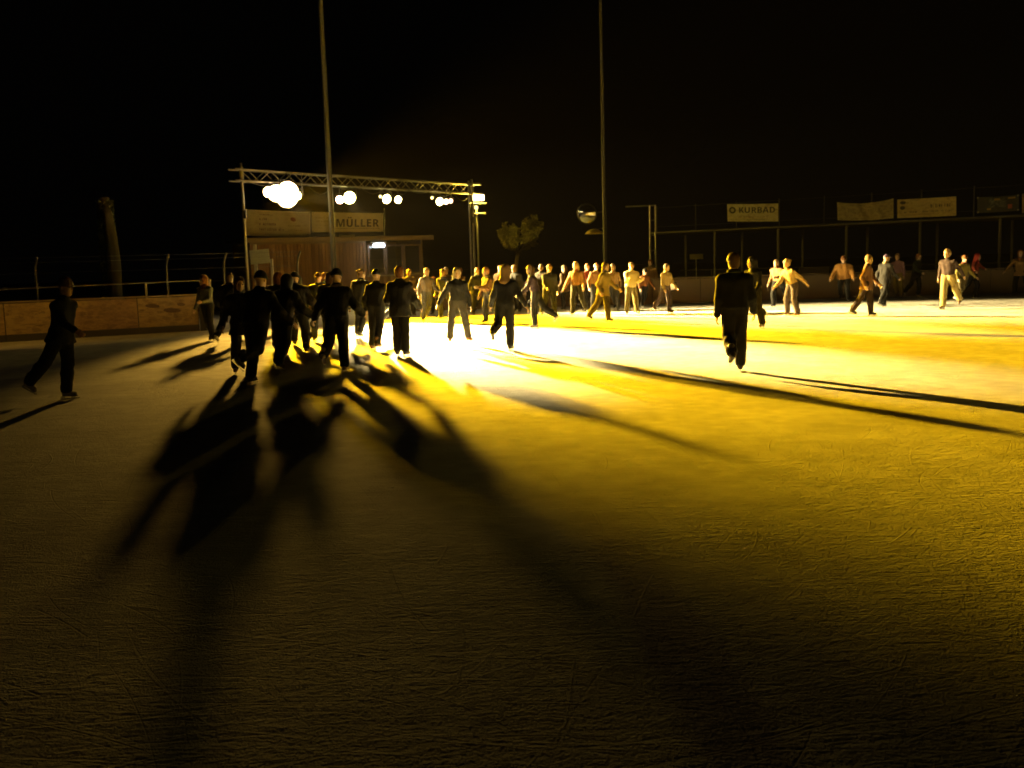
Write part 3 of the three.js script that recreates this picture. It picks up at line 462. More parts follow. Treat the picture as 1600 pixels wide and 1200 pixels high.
const hairGeo = {
  short: nets((x, y, z) => { const d = smin(ell(x, y, z, 0, 0.036, -0.018, 0.09, 0.106, 0.106), ell(x, y, z, 0, -0.04, -0.05, 0.072, 0.07, 0.06), 0.04) + 0.004 * Math.sin(x * 130 + y * 40) * Math.sin(z * 90 + y * 120); return Math.max(d, -ell(x, y, z, 0, -0.05, 0.105, 0.098, 0.125, 0.105), -(y + 0.1 - z * 0.15)); }, V(-0.12, -0.14, -0.15), V(0.12, 0.16, 0.13), 0.009),
  long: nets((x, y, z) => { let d = ell(x, y, z, 0, 0.034, -0.02, 0.09, 0.106, 0.108); d = smin(d, ell(x, y, z, 0, -0.1, -0.06, 0.1, 0.16, 0.062), 0.05); d += 0.005 * Math.sin(x * 160 + y * 20) * Math.sin(z * 80 + x * 60); return Math.max(d, -ell(x, y, z, 0, -0.06, 0.11, 0.078, 0.14, 0.118)); }, V(-0.14, -0.29, -0.17), V(0.14, 0.17, 0.13), 0.0095),
  beanie: nets((x, y, z) => { let d = Math.max(ell(x, y, z, 0, 0.045, -0.014, 0.092, 0.115, 0.112), -(y - 0.03 + z * 0.12)); d = smin(d, Math.hypot(Math.hypot(x / 0.088, (z + 0.012) / 0.108) * 0.098 - 0.098, (y - 0.038 + z * 0.12) * 0.6) - 0.013, 0.008); return d; }, V(-0.14, -0.03, -0.16), V(0.14, 0.19, 0.14), 0.009),
  cap: nets((x, y, z) => { let d = Math.max(ell(x, y, z, 0, 0.04, -0.012, 0.088, 0.104, 0.107), -(y - 0.036)); return smin(d, Math.max(ell(x, y, z, 0, 0.042, 0.1, 0.075, 0.012, 0.085), -(z - 0.05)), 0.008); }, V(-0.13, 0, -0.15), V(0.13, 0.17, 0.21), 0.009),
  hood: nets((x, y, z) => { let d = ell(x, y, z, 0, 0.02, -0.022, 0.112, 0.135, 0.128); d = smin(d, cap(x, y, z, [0, -0.1, -0.05, 0, -0.2, -0.05, 0.1, 0.13]), 0.05); return Math.max(d, -ell(x, y, z, 0, -0.005, 0.11, 0.083, 0.12, 0.13)); }, V(-0.16, -0.3, -0.2), V(0.16, 0.18, 0.14), 0.01),
};
hairGeo.bun = mergeGeometries([hairGeo.short, new THREE.SphereGeometry(0.042, 12, 10).translate(0, 0.075, -0.13)].map((g) => { g = g.clone(); g.deleteAttribute('uv'); return g; }));
const bootGeo = nets((x, y, z) => { let d = smin(cap(x, y, z, [0, 0.1, -0.018, 0, -0.02, -0.012, 0.052, 0.046]), cap(x, y, z, [0, -0.042, -0.03, 0, -0.05, 0.125, 0.04, 0.032]), 0.04); d = Math.max(d, -(y + 0.082)); return smin(d, Math.max(Math.abs(y + 0.08) - 0.008, cap(x, y * 0.2, z, [0, 0, -0.04, 0, 0, 0.135, 0.034, 0.036])), 0.006); }, V(-0.08, -0.11, -0.11), V(0.08, 0.18, 0.2), 0.0095);
const bladeGeo = (() => { const s = new THREE.Shape(); s.moveTo(-0.1, 0); s.lineTo(0.17, 0.006); s.quadraticCurveTo(0.2, 0.014, 0.19, 0.03); s.lineTo(0.13, 0.022); s.lineTo(0.12, 0.05); s.lineTo(0.07, 0.05); s.lineTo(0.06, 0.022); s.lineTo(-0.03, 0.022); s.lineTo(-0.04, 0.05); s.lineTo(-0.085, 0.05); s.lineTo(-0.1, 0.02); s.closePath(); return new THREE.ExtrudeGeometry(s, { depth: 0.005, bevelEnabled: false, curveSegments: 4 }).rotateY(-Math.PI / 2).translate(0.0025, -0.132, 0); })();
const mSteel = std(0.6, 0.6, 0.6, 0.25, { metalness: 1 }), mEye = std(0.03, 0.025, 0.02, 0.2), matCache = new Map();
const cloth = (c, rough = 0.85) => { const k = c.join() + rough; if (!matCache.has(k)) { const m = new THREE.MeshPhysicalMaterial({ roughness: rough, specularIntensity: 0.4 }); m.color.setRGB(...c); matCache.set(k, m); } return matCache.get(k); };
const skinMat = (() => { const m = std(0.5, 0.33, 0.24, 0.55); return m; })();

function turnBy(v, f, s, side) { return v.applyAxisAngle(V(1, 0, 0), R(-f)).applyAxisAngle(V(0, 0, 1), R(s * side)); }
function person(o) {
  const H = o.h ?? 1.75, S = H / 1.80, foot = o.p ?? ground(o.x, o.y);
  const ix = Math.abs(Math.sin((o.x ?? 1) * 12.9898 + (o.y ?? 1) * 78.233)) * 1000 % 1, iy = ix * 7.31 % 1, fl = ix < 0.5 ? 1 : -1;
  if (!o.L && !o.R) { const st = { f: 8 + 10 * iy, k: 14 + 18 * iy, s: 3 + 4 * ix }, bk = { f: -12 - 14 * iy, k: 12 + 26 * ix, p: 18 + 20 * iy, s: 5 + 5 * iy }; o.L = fl > 0 ? st : bk; o.R = fl > 0 ? bk : st; o.lean ??= 5 + 9 * iy; o.side ??= 5 * (ix - 0.5); }
  if (!o.AL && !o.AR) { o.AL = { f: -20 * fl + 10 * iy, s: 8 + 16 * ix, e: 16 + 44 * iy }; o.AR = { f: 24 * fl, s: 10 + 14 * iy, e: 20 + 40 * ix }; }
  o.look ??= 30 * (iy - 0.5); o.bc ??= [[0.025, 0.025, 0.027], [0.3, 0.28, 0.25], [0.1, 0.06, 0.035], [0.03, 0.03, 0.05]][Math.floor(iy * 4)];
  const L = { f: 0, s: 4, k: 4, t: 10, p: 0, ...o.L }, Rg = { f: 0, s: 4, k: 4, t: 10, p: 0, ...o.R }, AL = { f: 8, s: 12, e: 18, ...o.AL }, AR = { f: 8, s: 12, e: 18, ...o.AR };
  const fat = o.fat ?? 1, lean = o.lean ?? 4, side = o.side ?? 0, jr = o.puff ?? 0.022;
  const t = thing('person', o.label, 'person', foot, R(o.yaw ?? 0), o.group);
  // joints
  const legs = [[L, 1], [Rg, -1]].map(([q, sd]) => { const hip = V(0.095 * sd * fat, 0, 0), knee = hip.clone().add(turnBy(V(0, -0.43, 0), q.f, q.s, sd)), ank = knee.clone().add(turnBy(V(0, -0.41, 0), q.f - q.k, q.s * 0.8, sd)); const e = new THREE.Euler(R(q.p), R(q.t * sd), 0, 'YXZ'), fq = new THREE.Quaternion().setFromEuler(e); return { hip, knee, ank, fq, low: ank.y + Math.min(V(0, -0.132, -0.1).applyQuaternion(fq).y, V(0, -0.126, 0.17).applyQuaternion(fq).y), sd }; });
  const lift = -Math.min(legs[0].low, legs[1].low), up = V(0, lift, 0);
  for (const l of legs) for (const k of ['hip', 'knee', 'ank']) l[k].add(up);
  const sup = legs[0].low < legs[1].low ? legs[0] : legs[1], off = V(o.center ? 0 : -sup.ank.x * 0.9, 0, o.center ? 0 : -sup.ank.z * 0.9);
  const pel = up.clone().add(V(0, 0.04, 0)), sq = new THREE.Quaternion().setFromEuler(new THREE.Euler(R(lean), 0, R(-side)));
  const tors = (x, y, z) => V(x, y, z).applyQuaternion(sq).add(pel);
  const waist = tors(0, 0.12, 0.005), chest = tors(0, 0.32, 0.0), neck = tors(0, 0.47, -0.012), skullBase = neck.clone().add(V(0, 0.078, 0.02).applyQuaternion(sq.clone().slerp(new THREE.Quaternion(), 0.5)));
  const hq = new THREE.Quaternion().setFromEuler(new THREE.Euler(R(o.nod ?? 4), R(o.look ?? 0), R(o.tilt ?? 0), 'YXZ')), head = skullBase.clone().add(V(0, 0.115, 0.02).applyQuaternion(hq));
  const sw = (o.sw ?? 0.178) * fat;
  const arms = [[AL, 1], [AR, -1]].map(([q, sd]) => { const sh = tors(sw * sd, 0.395, 0), el = sh.clone().add(turnBy(V(0, -0.29, 0), q.f, q.s, sd)), d = turnBy(V(0, -1, 0), q.f + q.e, q.s + (q.w ?? -4), sd), wr = el.clone().addScaledVector(d, 0.25); return { sh, el, wr, d, sd }; });
  // scale everything about the feet
  const all = [pel, waist, chest, neck, skullBase, head]; for (const l of legs) all.push(l.hip, l.knee, l.ank); for (const a of arms) all.push(a.sh, a.el, a.wr);
  for (const v of all) v.add(off).multiplyScalar(S);
  const B = (a, b, ra, rb) => bone(a, b, ra * S, (rb ?? ra) * S), mid = (a, b, s) => a.clone().lerp(b, s);
  const TQ = (x, y, z) => V(x, y, z).applyQuaternion(sq).multiplyScalar(S);
  const torso = (g) => { const k = fat; return [-1, 1].flatMap((s) => [B(pel.clone().add(TQ(0.075 * s * k, -0.03, -0.01)), waist.clone().add(TQ(0.055 * s * k, 0, 0)), 0.105 * k + g, 0.098 * k + g), B(waist.clone().add(TQ(0.055 * s * k, 0, 0)), chest.clone().add(TQ(0.075 * s * k, 0.02, 0)), 0.098 * k + g, 0.108 * k + g), B(chest.clone().add(TQ(0.07 * s, 0.04, 0)), arms[s > 0 ? 0 : 1].sh, 0.09 + g, 0.062 + g)]).concat([B(chest, neck, 0.1 + g, 0.058 + g * 0.5), ...arms.map((a) => B(neck.clone().add(TQ(0, -0.01, 0)), a.sh, 0.058 + g * 0.6, 0.052 + g * 0.7))]); };
  const armB = (g, cuff = 1) => arms.flatMap((a) => [B(a.sh, a.el, 0.053 + g, 0.043 + g), B(a.el, mid(a.el, a.wr, cuff), 0.042 + g, 0.029 + g * (cuff < 1 ? 1.15 : 1))]);
  const legB = (g, flare) => legs.flatMap((l) => [B(l.hip, l.knee, 0.088 * fat + g, 0.058 + g), B(l.knee, mid(l.knee, l.ank, 0.35), 0.056 + g, 0.058 + g), B(mid(l.knee, l.ank, 0.35), mid(l.knee, l.ank, flare ? 0.93 : 1), 0.058 + g, (flare ? 0.062 : 0.036) + g * (flare ? 0.8 : 1))]);
  const bounds = (bs, pad) => { const lo = V(9, 9, 9), hi = V(-9, -9, -9); for (const b of bs) { const r = Math.max(b[6], b[7]) + pad; for (const q of [0, 3]) { lo.min(V(b[q] - r, b[q + 1] - r, b[q + 2] - r)); hi.max(V(b[q] + r, b[q + 1] + r, b[q + 2] + r)); } } return [lo, hi]; };
  const cell = 0.026;
  { // body: one continuous skin with its head and hands
    const bs = [...torso(-0.008), ...armB(0), ...legB(-0.004), B(neck, skullBase, 0.056, 0.055)], [lo, hi] = bounds(bs, 0.06);
    const parts = [nets(union(bs, 0.045 * S), lo, hi, 0.03)];
    parts.push(headGeo.clone().applyQuaternion(hq).scale(S * 1.03, S * 1.03, S * 1.03).translate(head.x, head.y, head.z));
    for (const a of arms) { const q = new THREE.Quaternion().setFromUnitVectors(V(0, -1, 0), a.d); parts.push((a.sd > 0 ? handGeo : handR).clone().scale(S * 1.02, S * 1.02, S * 1.02).applyQuaternion(q).translate(a.wr.x, a.wr.y, a.wr.z)); }
    const body = obj('body', mergeGeometries(parts), skinMat, t);
    for (const s of [-1, 1]) { const e = obj('eye', eyeGeo, mEye, body); e.position.copy(V(0.031 * s, 0.004, 0.0755).applyQuaternion(hq).multiplyScalar(S * 1.03)).add(head); e.scale.setScalar(S); }
  }
  { // hair or headwear
    const hk = o.hair ?? 'short', hm = obj(hk === 'short' || hk === 'long' || hk === 'bun' ? 'hair' : hk === 'beanie' ? 'knit_hat' : hk === 'cap' ? 'cap' : 'hood', hairGeo[hk], cloth(o.hc ?? [0.08, 0.05, 0.03], 0.6), t);
    hm.quaternion.copy(hq); hm.position.copy(head); hm.scale.setScalar(S * 1.04);
  }
  const wob = (o.x ?? 0) * 0.37, fold = (x, y, z, a) => a * (Math.sin(x * 31 + y * 47 + wob) * Math.sin(y * 29 - z * 33 + wob * 2) + 0.6 * Math.sin(x * 63 - z * 51 + y * 17 + wob));
  { // trousers
    const tr = o.wide ?? 0.03, bs = [...legB(tr, true), ...[-1, 1].map((s) => B(pel.clone().add(TQ(0.07 * s * fat, -0.02, -0.01)), waist.clone().add(TQ(0.05 * s * fat, 0, 0)), 0.11 * fat + tr * 0.6, 0.1 * fat + tr * 0.5))], [lo, hi] = bounds(bs, 0.04), u = union(bs, 0.035 * S), wp = waist, n = V(0, 1, 0).applyQuaternion(sq);
    obj('trousers', nets((x, y, z) => Math.max(u(x, y, z) + fold(x, y, z, 0.0055), (x - wp.x) * n.x + (y - wp.y) * n.y + (z - wp.z) * n.z - 0.03), lo, hi, cell), cloth(o.tc ?? [0.03, 0.03, 0.035]), t);
  }
  { // jacket, or coat when it reaches lower
    const coat = o.coat ?? 0, bs = [...torso(jr), ...armB(jr * 0.9, 0.94), B(neck, mid(neck, skullBase, 0.45), 0.058 + jr * 0.6, 0.064 + jr * 0.5)];
    if (coat) { const hem = mid(legs[0].knee, legs[1].knee, 0.5); for (const l of legs) bs.push(B(pel, mid(l.hip, l.knee, coat), 0.13 + jr, 0.12 + jr)); bs.push(B(pel, mid(pel, hem, coat), 0.14 + jr, 0.16 + jr)); }
    const [lo, hi] = bounds(bs, 0.05), u = union(bs, 0.04 * S), n = V(0, 1, 0).applyQuaternion(sq), c = pel.clone().addScaledVector(n, coat ? -0.43 * coat * S : -0.075 * S);
    obj(coat > 0.5 ? 'coat' : 'jacket', nets((x, y, z) => { const h = (x - c.x) * n.x + (y - c.y) * n.y + (z - c.z) * n.z; let d = u(x, y, z) + fold(x, y, z, 0.007); if (h < 0.3 * S) { const arm = Math.min(...arms.map((a) => cap(x, y, z, [a.el.x, a.el.y, a.el.z, a.wr.x, a.wr.y, a.wr.z, 0.1 * S, 0.1 * S]))); if (arm > 0) d = Math.max(d, -h); } return d; }, lo, hi, cell), cloth(o.jc ?? [0.03, 0.03, 0.035], o.jrough ?? 0.8), t);
    if (o.scarf) obj('scarf', new THREE.TorusGeometry(0.075 * S, 0.034 * S, 8, 20).rotateX(Math.PI / 2 - R(lean)).translate(neck.x, neck.y + 0.045 * S, neck.z + 0.012), cloth(o.scarf), t);
  }
  for (const l of legs) { const b = obj('skate', bootGeo, cloth(o.bc ?? [0.025, 0.025, 0.027], 0.45), t); b.position.copy(l.ank); b.quaternion.copy(l.fq); b.scale.setScalar(S); obj('blade', bladeGeo, mSteel, b); }
  if (o.bag) { const p = arms[o.bag > 0 ? 0 : 1].el; obj('bag', [rbox(0.13, 0.26, 0.32, p.x + 0.1 * o.bag, p.y - 0.12, p.z - 0.06, 0.05)], cloth([0.05, 0.04, 0.06]), t); obj('strap', bar(V(p.x + 0.1 * o.bag, p.y, p.z), neck.clone().add(V(0, -0.02, 0)), 0.012), cloth([0.05, 0.04, 0.06]), t); }
  return t;
}
const DK = [0.012, 0.012, 0.015], BK = [0.007, 0.007, 0.008], BLOND = [0.34, 0.23, 0.09], BROWN = [0.07, 0.038, 0.018], GINGER = [0.15, 0.06, 0.018], TAN = [0.17, 0.105, 0.05];
const skaters = [
  // left foreground
  { x: 105, y: 624, h: 1.76, yaw: 80, label: 'dim blue-grey skater alone at far left in front of the tan boards', jc: [0.0175, 0.021, 0.0275], tc: [0.015, 0.017, 0.021], hair: 'beanie', lean: 10, L: { f: -4, k: 6 }, R: { f: -30, k: 14, p: 25 }, AL: { f: -38, s: 18, e: 10 }, AR: { f: 30, s: 22, e: 30 }, coat: 0.35 },
  { x: 332, y: 533, h: 1.72, yaw: -30, label: 'person in grey top by the dark gate post at the boards end', jc: [0.1, 0.105, 0.085], tc: DK, hair: 'hood', hc: GINGER, AL: { f: 20, s: 10, e: 60 }, scarf: [0.12, 0.03, 0.02] },
  { x: 394, y: 600, h: 1.78, yaw: 150, label: 'big dark-coated skater nearest in the left crowd, trailing leg bent', jc: BK, tc: BK, lean: 16, fat: 1.12, puff: 0.04, L: { f: 6, k: 16 }, R: { f: -22, k: 55, p: 45, s: 8 }, AL: { s: 30, e: 20 }, AR: { s: 34, e: 30 }, hair: 'beanie', hc: BK },
  { x: 370, y: 584, h: 1.7, yaw: 20, label: 'dark long-haired skater overlapping the left side of the big dark-coated skater', jc: BK, tc: DK, lean: 6, coat: 0.6, hair: 'long', hc: BROWN, scarf: [0.05, 0.05, 0.07] },
  { x: 432, y: 548, h: 1.74, yaw: 170, label: 'slim dark skater with legs together in the second row of the left crowd', jc: BK, tc: BK, puff: 0.035, hair: 'long', hc: GINGER, L: { s: 2 }, R: { s: 2, f: -10 } },
  { x: 462, y: 540, h: 1.66, yaw: -160, label: 'dark skater in a long coat at the middle of the left crowd', jc: BK, tc: BK, coat: 0.8, hair: 'hood', hc: BK },
  { x: 493, y: 534, h: 1.7, yaw: 10, label: 'dark skater with spread elbows in the left crowd, below the tall mast', jc: BK, tc: DK, puff: 0.035, AL: { s: 38, e: 70 }, AR: { s: 36, e: 60 }, hair: 'cap', hc: GINGER },
  { x: 538, y: 582, h: 1.76, yaw: 172, label: 'black-clad skater on one straight leg at the right of the left crowd', jc: BK, tc: BK, puff: 0.035, lean: 10, L: { f: -18, k: 40, p: 30, s: 2 }, R: { f: 0, k: 4, s: 1 }, AL: { s: 32, f: -10, e: 30 }, AR: { s: 30, e: 40 }, hair: 'beanie', hc: BK, scarf: [0.2, 0.16, 0.09] },
  { x: 583, y: 547, h: 1.72, yaw: 160, label: 'dark skater right behind the black-clad skater on one leg', jc: BK, tc: DK, puff: 0.03, L: { s: 3 }, R: { s: 3, f: -14, k: 14 }, hair: 'beanie', hc: DK },
  { x: 516, y: 520, h: 1.72, yaw: 40, label: 'brown-coated skater at the back of the left crowd', jc: [0.035, 0.0225, 0.015], tc: DK, hair: 'long', hc: GINGER, coat: 0.5, scarf: [0.04, 0.05, 0.03] },
  { x: 408, y: 522, h: 1.7, yaw: -10, label: 'skater with reddish hair behind the big dark-coated skater', jc: [0.03, 0.02, 0.0175], tc: DK, hair: 'long', hc: GINGER },
  { x: 372, y: 538, h: 1.76, yaw: 165, label: 'broad dark skater filling the gap left of the big dark-coated skater', jc: BK, tc: BK, puff: 0.045, fat: 1.15, AL: { s: 26, e: 40 }, AR: { s: 22, e: 30 }, hair: 'short', hc: BROWN, scarf: [0.12, 0.03, 0.02] },
  { x: 438, y: 580, h: 1.74, yaw: 150, label: 'dark skater leaning forward just right of the big dark-coated skater', jc: BK, tc: BK, lean: 22, puff: 0.045, fat: 1.12, L: { f: 14, k: 28 }, R: { f: -6, k: 30, p: 30 }, AL: { f: 30, e: 40, s: 20 }, AR: { f: 20, e: 40, s: 22 }, hair: 'hood', hc: BK },
  { x: 478, y: 552, h: 1.74, yaw: 178, label: 'dark puffy-jacketed skater at the centre front of the left crowd', jc: BK, tc: BK, puff: 0.05, fat: 1.12, AL: { s: 30, e: 50 }, AR: { s: 30, e: 50 }, hair: 'beanie', hc: BK, scarf: [0.05, 0.05, 0.07] },
  { x: 512, y: 548, h: 1.72, yaw: -165, label: 'dark skater close behind the black-clad skater, on his left', jc: BK, tc: BK, puff: 0.045, coat: 0.4, AL: { s: 24, e: 20 }, AR: { s: 30, e: 30 }, hair: 'long', hc: BROWN },
  { x: 560, y: 528, h: 1.75, yaw: 150, label: 'dark-coated skater at the right back of the left crowd under the strip lamp', jc: BK, tc: BK, puff: 0.04, coat: 0.6, fat: 1.1, AL: { s: 28, e: 30 }, AR: { s: 24, e: 40 }, hair: 'bun', hc: BROWN, scarf: [0.2, 0.16, 0.09] },
  { x: 622, y: 557, h: 1.78, yaw: 165, L: { s: 0, f: 3, k: 6 }, R: { s: 1, f: -3, k: 4 }, label: 'dark skater with feet together on the white ice, left of the blond skater', jc: DK, tc: BK, puff: 0.035, coat: 0.5, AL: { s: 24, e: 60 }, AR: { s: 20, e: 40 }, hair: 'short', hc: GINGER },
  { x: 740, y: 492, h: 1.7, yaw: 30, label: 'dark skater at the back between the blond skater and the rusty brown jacket', jc: DK, tc: BK, coat: 0.5, hair: 'short', hc: GINGER, scarf: [0.04, 0.05, 0.03] },
  { x: 812, y: 488, h: 1.72, yaw: -30, label: 'dark skater at the back, between the one-legged skater and the kicking skater', jc: DK, tc: BK, puff: 0.035, fat: 1.1, hair: 'beanie', hc: TAN },
  // middle
  { x: 632, y: 514, h: 1.72, yaw: 140, label: 'yellow-haired skater in brown, bent elbow, left of the blond skater in black', jc: [0.035, 0.025, 0.0175], tc: DK, hair: 'long', hc: BLOND, AR: { s: 20, e: 90 }, AL: { s: 14, e: 70 }, scarf: [0.12, 0.03, 0.02] },
  { x: 662, y: 503, h: 1.74, yaw: 30, label: 'amber-haired skater in dark brown behind the blond skater in black', jc: [0.03, 0.0225, 0.02], tc: DK, hair: 'short', hc: TAN, lean: 8 },
  { x: 690, y: 497, h: 1.7, yaw: -20, label: 'skater in dark coat half hidden behind the blond skater in black', jc: DK, tc: DK, coat: 0.5, hair: 'long', hc: GINGER, scarf: [0.05, 0.05, 0.07] },
  { x: 717, y: 535, h: 1.72, yaw: 12, center: true, label: 'blond skater in black top with legs apart on the white ice', jc: BK, tc: [0.03, 0.0275, 0.025], hair: 'long', hc: [0.375, 0.31, 0.17], L: { s: 11, k: 4, t: 28 }, R: { s: 9, k: 2, t: 10 }, AL: { s: 16, f: -6, e: 10 }, AR: { s: 34, f: -8, e: 12 }, bc: [0.16, 0.07, 0.03], wide: 0.028 },
  { x: 760, y: 505, h: 1.7, yaw: -60, label: 'skater in rusty brown right behind the blond skater in black', jc: [0.065, 0.03, 0.0125], tc: DK, hair: 'short', hc: GINGER, AL: { f: 40, e: 50 }, scarf: [0.2, 0.16, 0.09] },
  { x: 797, y: 548, h: 1.75, yaw: 165, label: 'dark skater with amber hair balancing on one leg at the shadow tip', jc: [0.01, 0.01, 0.015], tc: DK, hair: 'hood', hc: TAN, lean: 12, L: { f: -24, k: 46, p: 40 }, R: { s: 0, k: 3 }, AL: { s: 26, f: 10, e: 20 }, AR: { s: 30, f: -8, e: 20 } },
  { x: 837, y: 514, h: 1.74, yaw: -100, label: 'skater in dark purple kicking one foot back, mid-rink', jc: [0.025, 0.015, 0.0275], tc: BK, hair: 'long', hc: BROWN, lean: 14, L: { f: 8, k: 14 }, R: { f: -26, k: 30, p: 35 }, scarf: [0.04, 0.05, 0.03] },
  { x: 866, y: 495, h: 1.72, yaw: 20, label: 'skater in black under an orange fringe, mid-rink beside an amber coat', jc: DK, tc: BK, hair: 'short', hc: GINGER, fat: 1.1 },
  { x: 896, y: 492, h: 1.78, yaw: -25, label: 'skater in amber jacket with arm angled down, mid-rink', jc: [0.16, 0.08, 0.035], tc: BK, hair: 'long', hc: BLOND, AR: { s: 26, e: 20 }, AL: { s: 20, e: 30 }, scarf: [0.12, 0.03, 0.02] },
  { x: 926, y: 487, h: 1.72, yaw: 30, label: 'orange-coated skater left of the pair in front of the slim mast', jc: [0.17, 0.095, 0.04], tc: DK, hair: 'cap', hc: GINGER, fat: 1.08 },
  { x: 950, y: 503, h: 1.74, yaw: 60, label: 'skater in a wide tan jacket at the foot of the slim mast', jc: [0.18, 0.135, 0.06], tc: [0.05, 0.0375, 0.025], hair: 'long', hc: BROWN, coat: 0.45, lean: 8, L: { f: 8 }, R: { f: -20, k: 20, p: 20 }, scarf: [0.05, 0.05, 0.07] },
  { x: 987, y: 491, h: 1.7, yaw: 15, center: true, label: 'standing person in pale yellow jacket and olive trousers, facing us', jc: [0.62, 0.53, 0.3], tc: [0.1, 0.085, 0.045], hair: 'short', hc: BROWN, puff: 0.035, L: { s: 8, k: 1 }, R: { s: 6, k: 1 }, AL: { f: 30, s: 8, e: 80, w: -40 }, AR: { f: 26, s: 10, e: 84, w: -34 }, bc: [0.03, 0.02, 0.018], look: -20 },
  { x: 1023, y: 472, h: 1.8, yaw: -30, label: 'person in a long glowing apricot coat beside the pale yellow jacket', jc: [0.275, 0.18, 0.1], tc: [0.15, 0.1, 0.06], coat: 1.0, hair: 'short', hc: GINGER, puff: 0.03, scarf: [0.2, 0.16, 0.09] },
  { x: 1046, y: 490, h: 1.62, yaw: 40, label: 'skater in cream jacket and purple trousers carrying a dark bag', jc: [0.3, 0.23, 0.125], tc: [0.04, 0.0275, 0.04], hair: 'short', hc: BROWN, bag: 1, L: { f: 6 }, R: { f: -20, k: 24, p: 20 }, AL: { s: 20, e: 30 } },
  { x: 646, y: 494, h: 1.72, yaw: 25, label: 'dark brown skater at the back, just left of the amber-haired skater', jc: [0.04, 0.025, 0.018], tc: DK, hair: 'short', hc: GINGER, puff: 0.035 },
  { x: 677, y: 492, h: 1.4, yaw: -35, label: 'small child in a dark jacket at the back, left of the blond skater', jc: [0.03, 0.02, 0.025], tc: DK, hair: 'beanie', hc: [0.12, 0.03, 0.02] },
  { x: 704, y: 490, h: 1.76, yaw: 15, label: 'tall dark skater at the back, directly above the shoulder of the blond skater', jc: [0.035, 0.022, 0.016], tc: BK, hair: 'short', hc: TAN, puff: 0.04 },
  { x: 726, y: 488, h: 1.7, yaw: 160, label: 'rust-coated skater at the back seen from behind, right of the blond skater', jc: [0.07, 0.03, 0.014], tc: DK, hair: 'long', hc: GINGER, coat: 0.5 },
  { x: 778, y: 488, h: 1.74, yaw: -20, label: 'skater in dull orange at the back, left of the one-legged dark skater', jc: [0.1, 0.045, 0.015], tc: BK, hair: 'short', hc: GINGER, puff: 0.035 },
  { x: 824, y: 486, h: 1.38, yaw: 40, label: 'child in a dark plum jacket at the back behind the kicking skater', jc: [0.03, 0.016, 0.03], tc: DK, hair: 'beanie', hc: [0.05, 0.04, 0.12] },
  { x: 852, y: 487, h: 1.76, yaw: 150, label: 'dark skater at the back between the kicking skater and the orange fringe', jc: [0.02, 0.015, 0.014], tc: BK, hair: 'short', hc: TAN, puff: 0.04 },
  { x: 882, y: 485, h: 1.7, yaw: -140, label: 'brown-coated skater at the back, just left of the amber jacket', jc: [0.06, 0.035, 0.018], tc: DK, hair: 'long', hc: BROWN, coat: 0.6 },
  { x: 911, y: 486, h: 1.72, yaw: 20, label: 'skater in dark red between the amber jacket and the orange coat', jc: [0.1, 0.02, 0.012], tc: BK, hair: 'short', hc: GINGER },
  { x: 966, y: 486, h: 1.7, yaw: -30, label: 'skater in dull tan at the back, right of the slim mast foot', jc: [0.12, 0.075, 0.03], tc: DK, hair: 'short', hc: BROWN },
  { x: 1003, y: 482, h: 1.45, yaw: 30, label: 'child in a dark orange jacket behind the pale yellow jacket', jc: [0.16, 0.06, 0.02], tc: DK, hair: 'beanie', hc: DK },
  // right
  { x: 1156, y: 581, h: 1.82, yaw: 176, label: 'man in black jacket and trousers skating away, nearest on the bright ice', jc: [0.007, 0.007, 0.008], tc: [0.01, 0.0085, 0.0075], hair: 'short', hc: [0.08, 0.045, 0.0175], sw: 0.19, fat: 1.0, puff: 0.03, lean: 7, L: { f: -8, k: 50, p: 30, s: 1 }, R: { f: 2, k: 4, s: -1 }, AL: { s: 9, f: -10, e: 20 }, AR: { s: 15, f: -6, e: 34 }, bc: [0.03, 0.025, 0.02], look: 20, scarf: [0.04, 0.05, 0.03] },
  { x: 1190, y: 513, h: 1.76, yaw: -55, label: 'bright-faced skater in black jacket just behind the nearest man in black', jc: BK, tc: [0.015, 0.013, 0.011], hair: 'hood', hc: BK, L: { f: -6, k: 10 }, R: { f: -22, k: 40, p: 40 }, AL: { s: 16, f: 10, e: 40 }, AR: { s: 14, e: 40 }, look: -25 },
  { x: 1210, y: 480, h: 1.68, yaw: -50, label: 'skater in glowing tan jacket between the black jacket and the bending skater', jc: [0.25, 0.15, 0.075], tc: BK, hair: 'long', hc: TAN, fat: 1.08, scarf: [0.12, 0.03, 0.02] },
  { x: 1238, y: 494, h: 1.74, yaw: -62, center: true, label: 'skater bending forward in a yellow top with one arm held out behind', jc: [0.3, 0.21, 0.085], tc: [0.05, 0.0375, 0.0425], hair: 'bun', hc: BLOND, lean: 24, nod: 0, L: { f: 12, k: 26, s: 10 }, R: { f: 6, k: 22, s: 14 }, AL: { f: -50, s: 26, e: 10 }, AR: { f: 20, s: 10, e: 30 }, bc: [0.16, 0.09, 0.06], wide: 0.03 },
  { x: 1325, y: 472, h: 1.72, yaw: -30, label: 'stout person in big orange jacket in front of the far boards', jc: [0.25, 0.125, 0.03], tc: BK, fat: 1.25, puff: 0.05, hair: 'beanie', hc: GINGER, AL: { s: 26, e: 30 }, AR: { s: 26, e: 30 }, scarf: [0.05, 0.05, 0.07] },
  { x: 1360, y: 494, h: 1.72, yaw: 60, label: 'skater in rust brown striding beside the purple-capped skater', jc: [0.12, 0.06, 0.03], tc: [0.025, 0.015, 0.015], hair: 'short', hc: TAN, L: { f: 10, k: 6 }, R: { f: -18, k: 16, p: 20 }, coat: 0.5 },
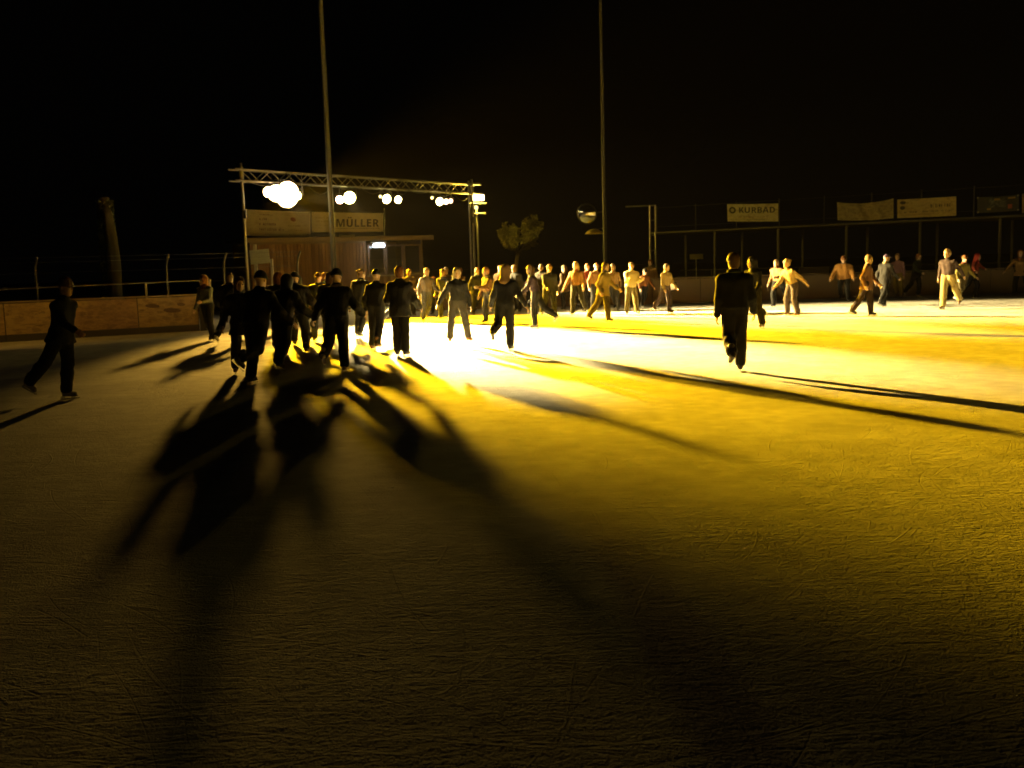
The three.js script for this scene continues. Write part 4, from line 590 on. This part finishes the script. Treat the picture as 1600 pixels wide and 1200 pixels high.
  { x: 1381, y: 480, h: 1.72, yaw: 120, label: 'dark skater in a purple cap, right of the orange jacket', jc: [0.011, 0.01, 0.01], tc: BK, hair: 'cap', hc: [0.08, 0.05, 0.11], fat: 1.1, L: { f: 12 }, R: { f: -18, k: 20, p: 20 }, coat: 0.6, scarf: [0.2, 0.16, 0.09] },
  { x: 1408, y: 466, h: 1.74, yaw: -40, label: 'skater in mauve top and olive trousers beyond the purple-capped skater', jc: [0.18, 0.1, 0.135], tc: [0.14, 0.11, 0.025], hair: 'bun', hc: TAN, AL: { s: 16 }, AR: { s: 22, e: 20 } },
  { x: 1434, y: 464, h: 1.7, yaw: 40, label: 'orange-haired skater in dark green left of the striding man', jc: [0.015, 0.02, 0.0125], tc: BK, hair: 'short', hc: [0.2, 0.075, 0.025], fat: 1.05, scarf: [0.04, 0.05, 0.03] },
  { x: 1474, y: 484, h: 1.82, yaw: -48, label: 'man striding in dark plum jacket and beige trousers, arm swung back', jc: [0.035, 0.0225, 0.025], tc: [0.275, 0.22, 0.1], hair: 'short', hc: [0.2, 0.125, 0.05], lean: 8, L: { f: -32, k: 10, s: 4, p: 24 }, R: { f: 6, k: 4, s: 2 }, AL: { f: -42, s: 22, e: 8 }, AR: { f: -30, s: 24, e: 14 }, wide: 0.035, look: -20 },
  { x: 1498, y: 474, h: 1.6, yaw: 20, label: 'skater in yellow-green shirt with pale hem beside the striding man', jc: [0.2, 0.165, 0.04], tc: [0.08, 0.065, 0.03], hair: 'beanie', hc: GINGER, scarf: [0.12, 0.03, 0.02] },
  { x: 1523, y: 466, h: 1.66, yaw: 50, label: 'skater in a red hood with arms stretched to the side', jc: [0.16, 0.025, 0.015], tc: BK, hair: 'hood', hc: [0.25, 0.025, 0.02], AL: { s: 70, f: 10, e: 10 }, AR: { s: 60, e: 20 } },
  { x: 1586, y: 462, h: 1.74, yaw: -40, label: 'skater in amber coat at the right edge of the picture', jc: [0.21, 0.125, 0.05], tc: BK, hair: 'hood', hc: GINGER, coat: 0.4, fat: 1.1, AR: { s: 40, e: 20 }, scarf: [0.05, 0.05, 0.07] },
];
for (const s of skaters) person(s);

scene.traverse((o) => { if (o.isMesh) o.castShadow = o.receiveShadow = true; });
renderer.render(scene, camera);
